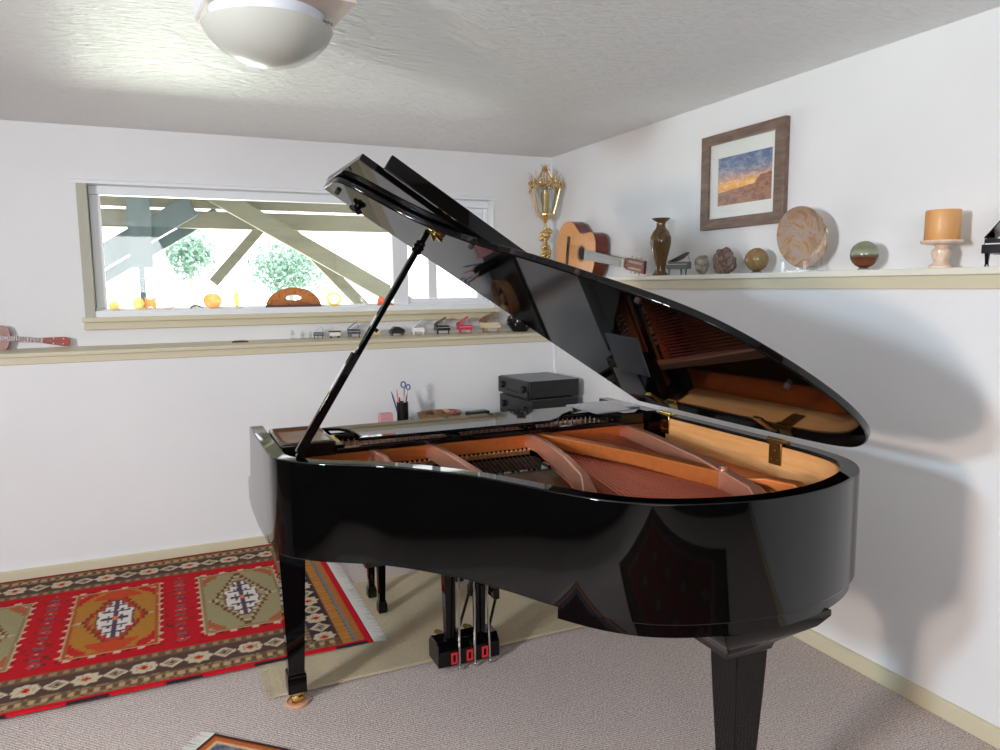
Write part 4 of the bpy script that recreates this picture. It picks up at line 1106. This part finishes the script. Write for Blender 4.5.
# black decorated vase
bv = thing('black_vase', (2.235, 4.64, ZL), 'round black vase with silver floral pattern half behind the piano lid', 'vase')
b = MB(); b.lathe([(0, 0), (.05, 0), (.055, .006), (.085, .045), (.092, .075), (.08, .105), (.05, .125), (.034, .130), (.030, .135), (.036, .145), (.026, .145), (0, .13)], (2.235, 4.64, ZL), 32); b.build('body', M_BLKG, bv)
b = MB()
rnd = random.Random(5)
for k in range(10):
    a = rnd.uniform(PI*.95, PI*1.6); z = rnd.uniform(.035, .105); r = .093 if .05 < z < .09 else .088
    for q in range(4):
        aa = q*PI/2
        b.ball((2.235+r*math.cos(a)+.0*aa, 4.64+r*math.sin(a)+.006*math.cos(aa), ZL+z+.006*math.sin(aa)), .0032, 6)
b.build('silver_flowers', plain('silver_inlay', (180, 180, 186), .3, .8), bv)
b = MB(); b.box((.394, 4.60, ZL+.004), (.092, .020, .008), rz=.06); b.tube([(.36, 4.60, ZL+.009), (.42, 4.602, ZL+.009)], .003, 6)
tag(b.build('pen_case', plain('dark_brown', (70, 58, 52), .5), bevel=.003), 'thin dark case lying flat on the back ledge below the window', 'case')

# ------------------------------------------------------------------ agates on the window sill
SY, SZ = YU+.042, WZ0+.035
A_Y = translucent('amber_agate', [(.3, (254, 226, 150)), (.5, (254, 236, 180)), (.7, (255, 246, 214))], 40, .8, .5)
A_O = translucent('orange_agate', [(.3, (240, 190, 130)), (.5, (250, 212, 160)), (.7, (254, 228, 190))], 30, .8, .5)
A_B = translucent('banded_brown_agate', [(.3, (150, 104, 88)), (.45, (196, 146, 104)), (.6, (206, 164, 124)), (.75, (160, 112, 92))], 26, .75, .25)
A_R = translucent('red_agate', [(.3, (226, 140, 110)), (.6, (246, 170, 140))], 30, .8, .4)
A_W = translucent('pale_agate', [(.3, (246, 236, 230)), (.7, (255, 252, 250))], 30, .85, .7)
M_SLATE = plain('dark_rind', (96, 70, 70), .6)
def blob(cx, rx, rz_, seed, n=26, amp=.08, half=False):
    pts = []
    for k in range(n):
        a = (PI*k/(n-1)) if half else 2*PI*k/n
        q = 1+amp*noise.noise(Vector((math.cos(a)*1.5+seed, math.sin(a)*1.5, seed)))
        pts.append((cx+rx*q*math.cos(a), max(0.0, (0 if half else rz_)+rz_*q*math.sin(a))))
    return pts
def upright(pts, y0=SY-.005, y1=SY+.005, b=None):
    b = b or MB(); b.prism(pts, y0, y1, lambda x, z, y: (x, y, SZ+z)); return b
def agate(name, pts, mat, label, cat='agate slice', rind=None):
    o = upright(pts).build(name, mat, smooth=30)
    return tag(o, label, cat, 'agate slices on the window sill')
agate('agate_slice', blob(-.262, .028, .026, 1), A_Y, 'yellow translucent agate slice, leftmost on the window sill')
agate('agate_slice', blob(-.135, .030, .038, 2), A_Y, 'round amber agate slice, second from the left on the sill')
agate('butterfly_ornament', [(-.098, 0), (-.072, .022), (-.046, 0), (-.040, .03), (-.046, .052), (-.036, .078), (-.066, .062), (-.078, .062), (-.104, .078), (-.100, .052), (-.108, .03)], A_O, 'orange butterfly-shaped slice beside the round amber slice', 'ornament')
b = MB(); b.strip([(x, z) for x, z in blob(.018, .056, .052, 3)], [(x, z) for x, z in [(.018+(q[0]-.018)*.94, .052+(q[1]-.052)*.94) for q in blob(.018, .056, .052, 3)]], SY-.004, SY+.004, True, lambda x, z, y: (x, y, SZ+z))
b.prism([(.018+(q[0]-.018)*.95, .052+(q[1]-.052)*.95) for q in blob(.018, .056, .052, 3)], SY-.002, SY+.002, lambda x, z, y: (x, y, SZ+z))
tag(b.build('agate_slice', A_W), 'large nearly clear round slice with a thin rim on the sill', 'agate slice', 'agate slices on the window sill')
b = MB(); b.tube([(.14, SY, SZ+.004), (.16, SY, SZ+.017), (.18, SY, SZ+.019), (.205, SY, SZ+.010), (.215, SY, SZ+.004)], [.003, .005, .005, .004, .002], 8)
tag(b.build('small_figure', plain('dark_bronze', (84, 84, 60), .5)), 'tiny dark arched figure between agate slices on the sill', 'ornament')
agate('agate_slice', blob(.268, .054, .046, 4), A_O, 'orange agate slice with white base, fourth disc on the sill')
agate('agate_slice', blob(.405, .016, .050, 5), A_Y, 'narrow pale yellow agate slice standing alone on the sill')
hb = thing('half_agate', (.745, SY, SZ), 'big half-round orange brown agate with a white hollow', 'agate')
out_ = blob(.745, .168, .122, 6, 40, .03, True)
def hollow(sc_=1.0): return [(.745+.050*sc_*math.cos(a)*(1), .055+.022*sc_*math.sin(a)*(1.0 if math.sin(a) > 0 else .7)) for a in [2*PI*k/40 for k in range(40)]]
o2 = catmull([(p[0], p[1]) for p in out_[::3]] , 3)
# outline closed along the base; strip between outline and hollow keeps the hole open
n_ = 40
ring_o = []
for k in range(n_):
    a = 2*PI*k/n_
    # ray from the hollow centre to the half disc
    dx, dz = math.cos(a), math.sin(a); best = 1.0
    ts = []
    if dz < -1e-6: ts.append(.055/-dz)
    lo_t, hi_t = 0, .4
    for _ in range(30):
        md = (lo_t+hi_t)/2; x, z = dx*md, .055+dz*md
        if (x/.168)**2+(max(z, 0)/.122)**2 < 1: lo_t = md
        else: hi_t = md
    ts.append(lo_t); tt = min(ts); ring_o.append((.745+dx*tt, .055+dz*tt))
b = MB(); b.strip(ring_o, hollow(), SY-.012, SY+.012, True, lambda x, z, y: (x, y, SZ+z)); b.build('slab', A_B, hb, smooth=30)
b = MB(); b.strip(hollow(1.0), hollow(.88), SY-.006, SY+.006, True, lambda x, z, y: (x, y, SZ+z)); b.build('hollow_lining', A_W, hb)
b = MB(); b.span((.575, SY-.014, SZ), (.915, SY+.014, SZ+.014)); b.build('base_rind', M_SLATE, hb, bevel=.002)
b = MB(); bo = blob(.996, .050, .046, 8)
b.strip(bo, [(.996+(q[0]-.996)*.62, .046+(q[1]-.046)*.66) for q in bo], SY-.006, SY+.006, True, lambda x, z, y: (x, y, SZ+z))
tag(b.build('agate_ring', A_Y), 'yellow ring-shaped agate slice right of the big half agate', 'agate slice', 'agate slices on the window sill')
b = MB(); bo = blob(1.220, .046, .044, 9)
b.strip(bo, [(1.22+(q[0]-1.22)*.72, .044+(q[1]-.044)*.72) for q in bo], SY-.006, SY+.006, True, lambda x, z, y: (x, y, SZ+z))
tag(b.build('agate_ring', A_W), 'white ring-shaped slice left of the lid prop on the sill', 'agate slice', 'agate slices on the window sill')
agate('agate_slice', [(1.28, 0), (1.395, 0), (1.37, .018), (1.33, .042), (1.30, .06), (1.285, .04)], A_R, 'red-orange pointed slice behind the lid prop on the sill')

# ------------------------------------------------------------------ unseen furniture added to darken what the piano mirrors
M_SOFA = plain('charcoal_upholstery', (34, 30, 32), .9, bump=(200, .3, .003))
so = thing('sofa', (-2.15, .6, 0), 'charcoal sofa by the left wall, added unseen to darken the reflection in the piano', 'sofa')
b = MB(); b.span((-2.68, -1.1, .06), (-1.55, 2.3, .40)); b.build('base', M_SOFA, so, bevel=.03, seg=3)
b = MB(); b.span((-2.70, -1.1, .40), (-2.42, 2.3, .88)); b.build('backrest', M_SOFA, so, bevel=.05, seg=3)
for y0 in (-.88, .12, 1.12): b = MB(); b.span((-2.42, y0, .40), (-1.53, y0+.96, .54)); b.build('seat_cushion', M_SOFA, so, bevel=.04, seg=3)
for y0 in (-1.12, 2.10): b = MB(); b.span((-2.68, y0, .06), (-1.55, y0+.22, .64)); b.build('armrest', M_SOFA, so, bevel=.05, seg=3)
for x in (-2.6, -1.65):
    for y in (-1.0, 2.2): b = MB(); b.lathe([(.02, 0), (.028, .07)], (x, y, 0), 12); b.build('leg', M_BLACK2, so)
M_OAK = wood('dark_walnut', (34, 24, 20), (48, 34, 28), (10, 10, 1.5), 3, .4)
cb = thing('cabinet', (.5, -1.95, 0), 'long dark wood cabinet by the rear wall, added unseen to darken the reflection in the piano', 'cabinet')
b = MB(); b.span((-1.4, -2.22, .06), (2.3, -1.70, 1.10)); b.build('body', M_OAK, cb, bevel=.006)
for k in range(6):
    x0 = -1.38+k*.613
    b = MB(); b.span((x0+.01, -1.70, .10), (x0+.60, -1.68, 1.06)); dr = b.build('door', M_OAK, cb, bevel=.004)
    b = MB(); b.ball((x0+(.54 if k % 2 == 0 else .07), -1.665, .62), .014, 10); b.build('knob', M_BRASS, dr)
b = MB(); b.span((-1.36, -2.18, 0), (2.26, -1.74, .06)); b.build('plinth', M_OAK, cb)

# ------------------------------------------------------------------ light
def area(name, loc, target, sx, sy, power, col):
    l = bpy.data.lights.new(name, 'AREA'); l.shape = 'RECTANGLE'; l.size = sx; l.size_y = sy; l.energy = power; l.color = col
    o = bpy.data.objects.new(name, l); COL.objects.link(o); o.location = loc
    d = Vector(target)-Vector(loc); o.rotation_euler = d.to_track_quat('-Z', 'Y').to_euler(); return o
# daylight through the two openings in the left wall
area('window_daylight', (XL-.02, .53, 2.03), (2.4, 1.65, .9), .30, .26, 72, (.66, .84, .98))
area('window_sunlight', (XL-.02, .26, 1.60), (2.4, 1.7, 1.3), .26, .26, 60, (1.0, .80, .66))
# broad fill lamp added behind the camera, where no window stands
area('rear_fill', (-.4, YR+.1, 1.85), (.5, 2.6, 2.25), 3.2, .8, 66, (.92, .97, 1.0))
# sunlit ground below the back window throws light up to the ceiling
area('ground_bounce', (.2, 10.6, .2), (.25, 4.9, 1.75), 1.5, .8, 175, (.91, 1.0, .82))
w = bpy.data.worlds.new('World'); scene.world = w; w.use_nodes = True
bg = w.node_tree.nodes['Background']; bg.inputs[0].default_value = (.97, .97, 1.0, 1); bg.inputs[1].default_value = 2.6

# ------------------------------------------------------------------ camera
cam = bpy.data.cameras.new('Camera'); co = bpy.data.objects.new('Camera', cam); COL.objects.link(co)
cam.sensor_width = 36; cam.lens = 744*36/1000; cam.clip_start = .05; cam.clip_end = 200
f_ = 744.0
def dv(px, py): return Vector((px-500, -(py-375), -f_)).normalized()
vx_ = dv(2170, 269.5); vy2 = dv(163, 289); vy2 = (vy2-vx_*vx_.dot(vy2)).normalized(); vz_ = vx_.cross(vy2)
Rm = Matrix((vx_, vy2, vz_))
co.matrix_world = Matrix.Translation((0, 0, 1.5)) @ Rm.to_4x4()
scene.camera = co
for o in bpy.data.objects:
    if '_inv' in o: del o['_inv']
scene.view_settings.view_transform = 'Standard'; scene.view_settings.look = 'None'
scene.view_settings.exposure = 0.5; scene.view_settings.gamma = 1.0; scene.view_settings.use_curve_mapping = False
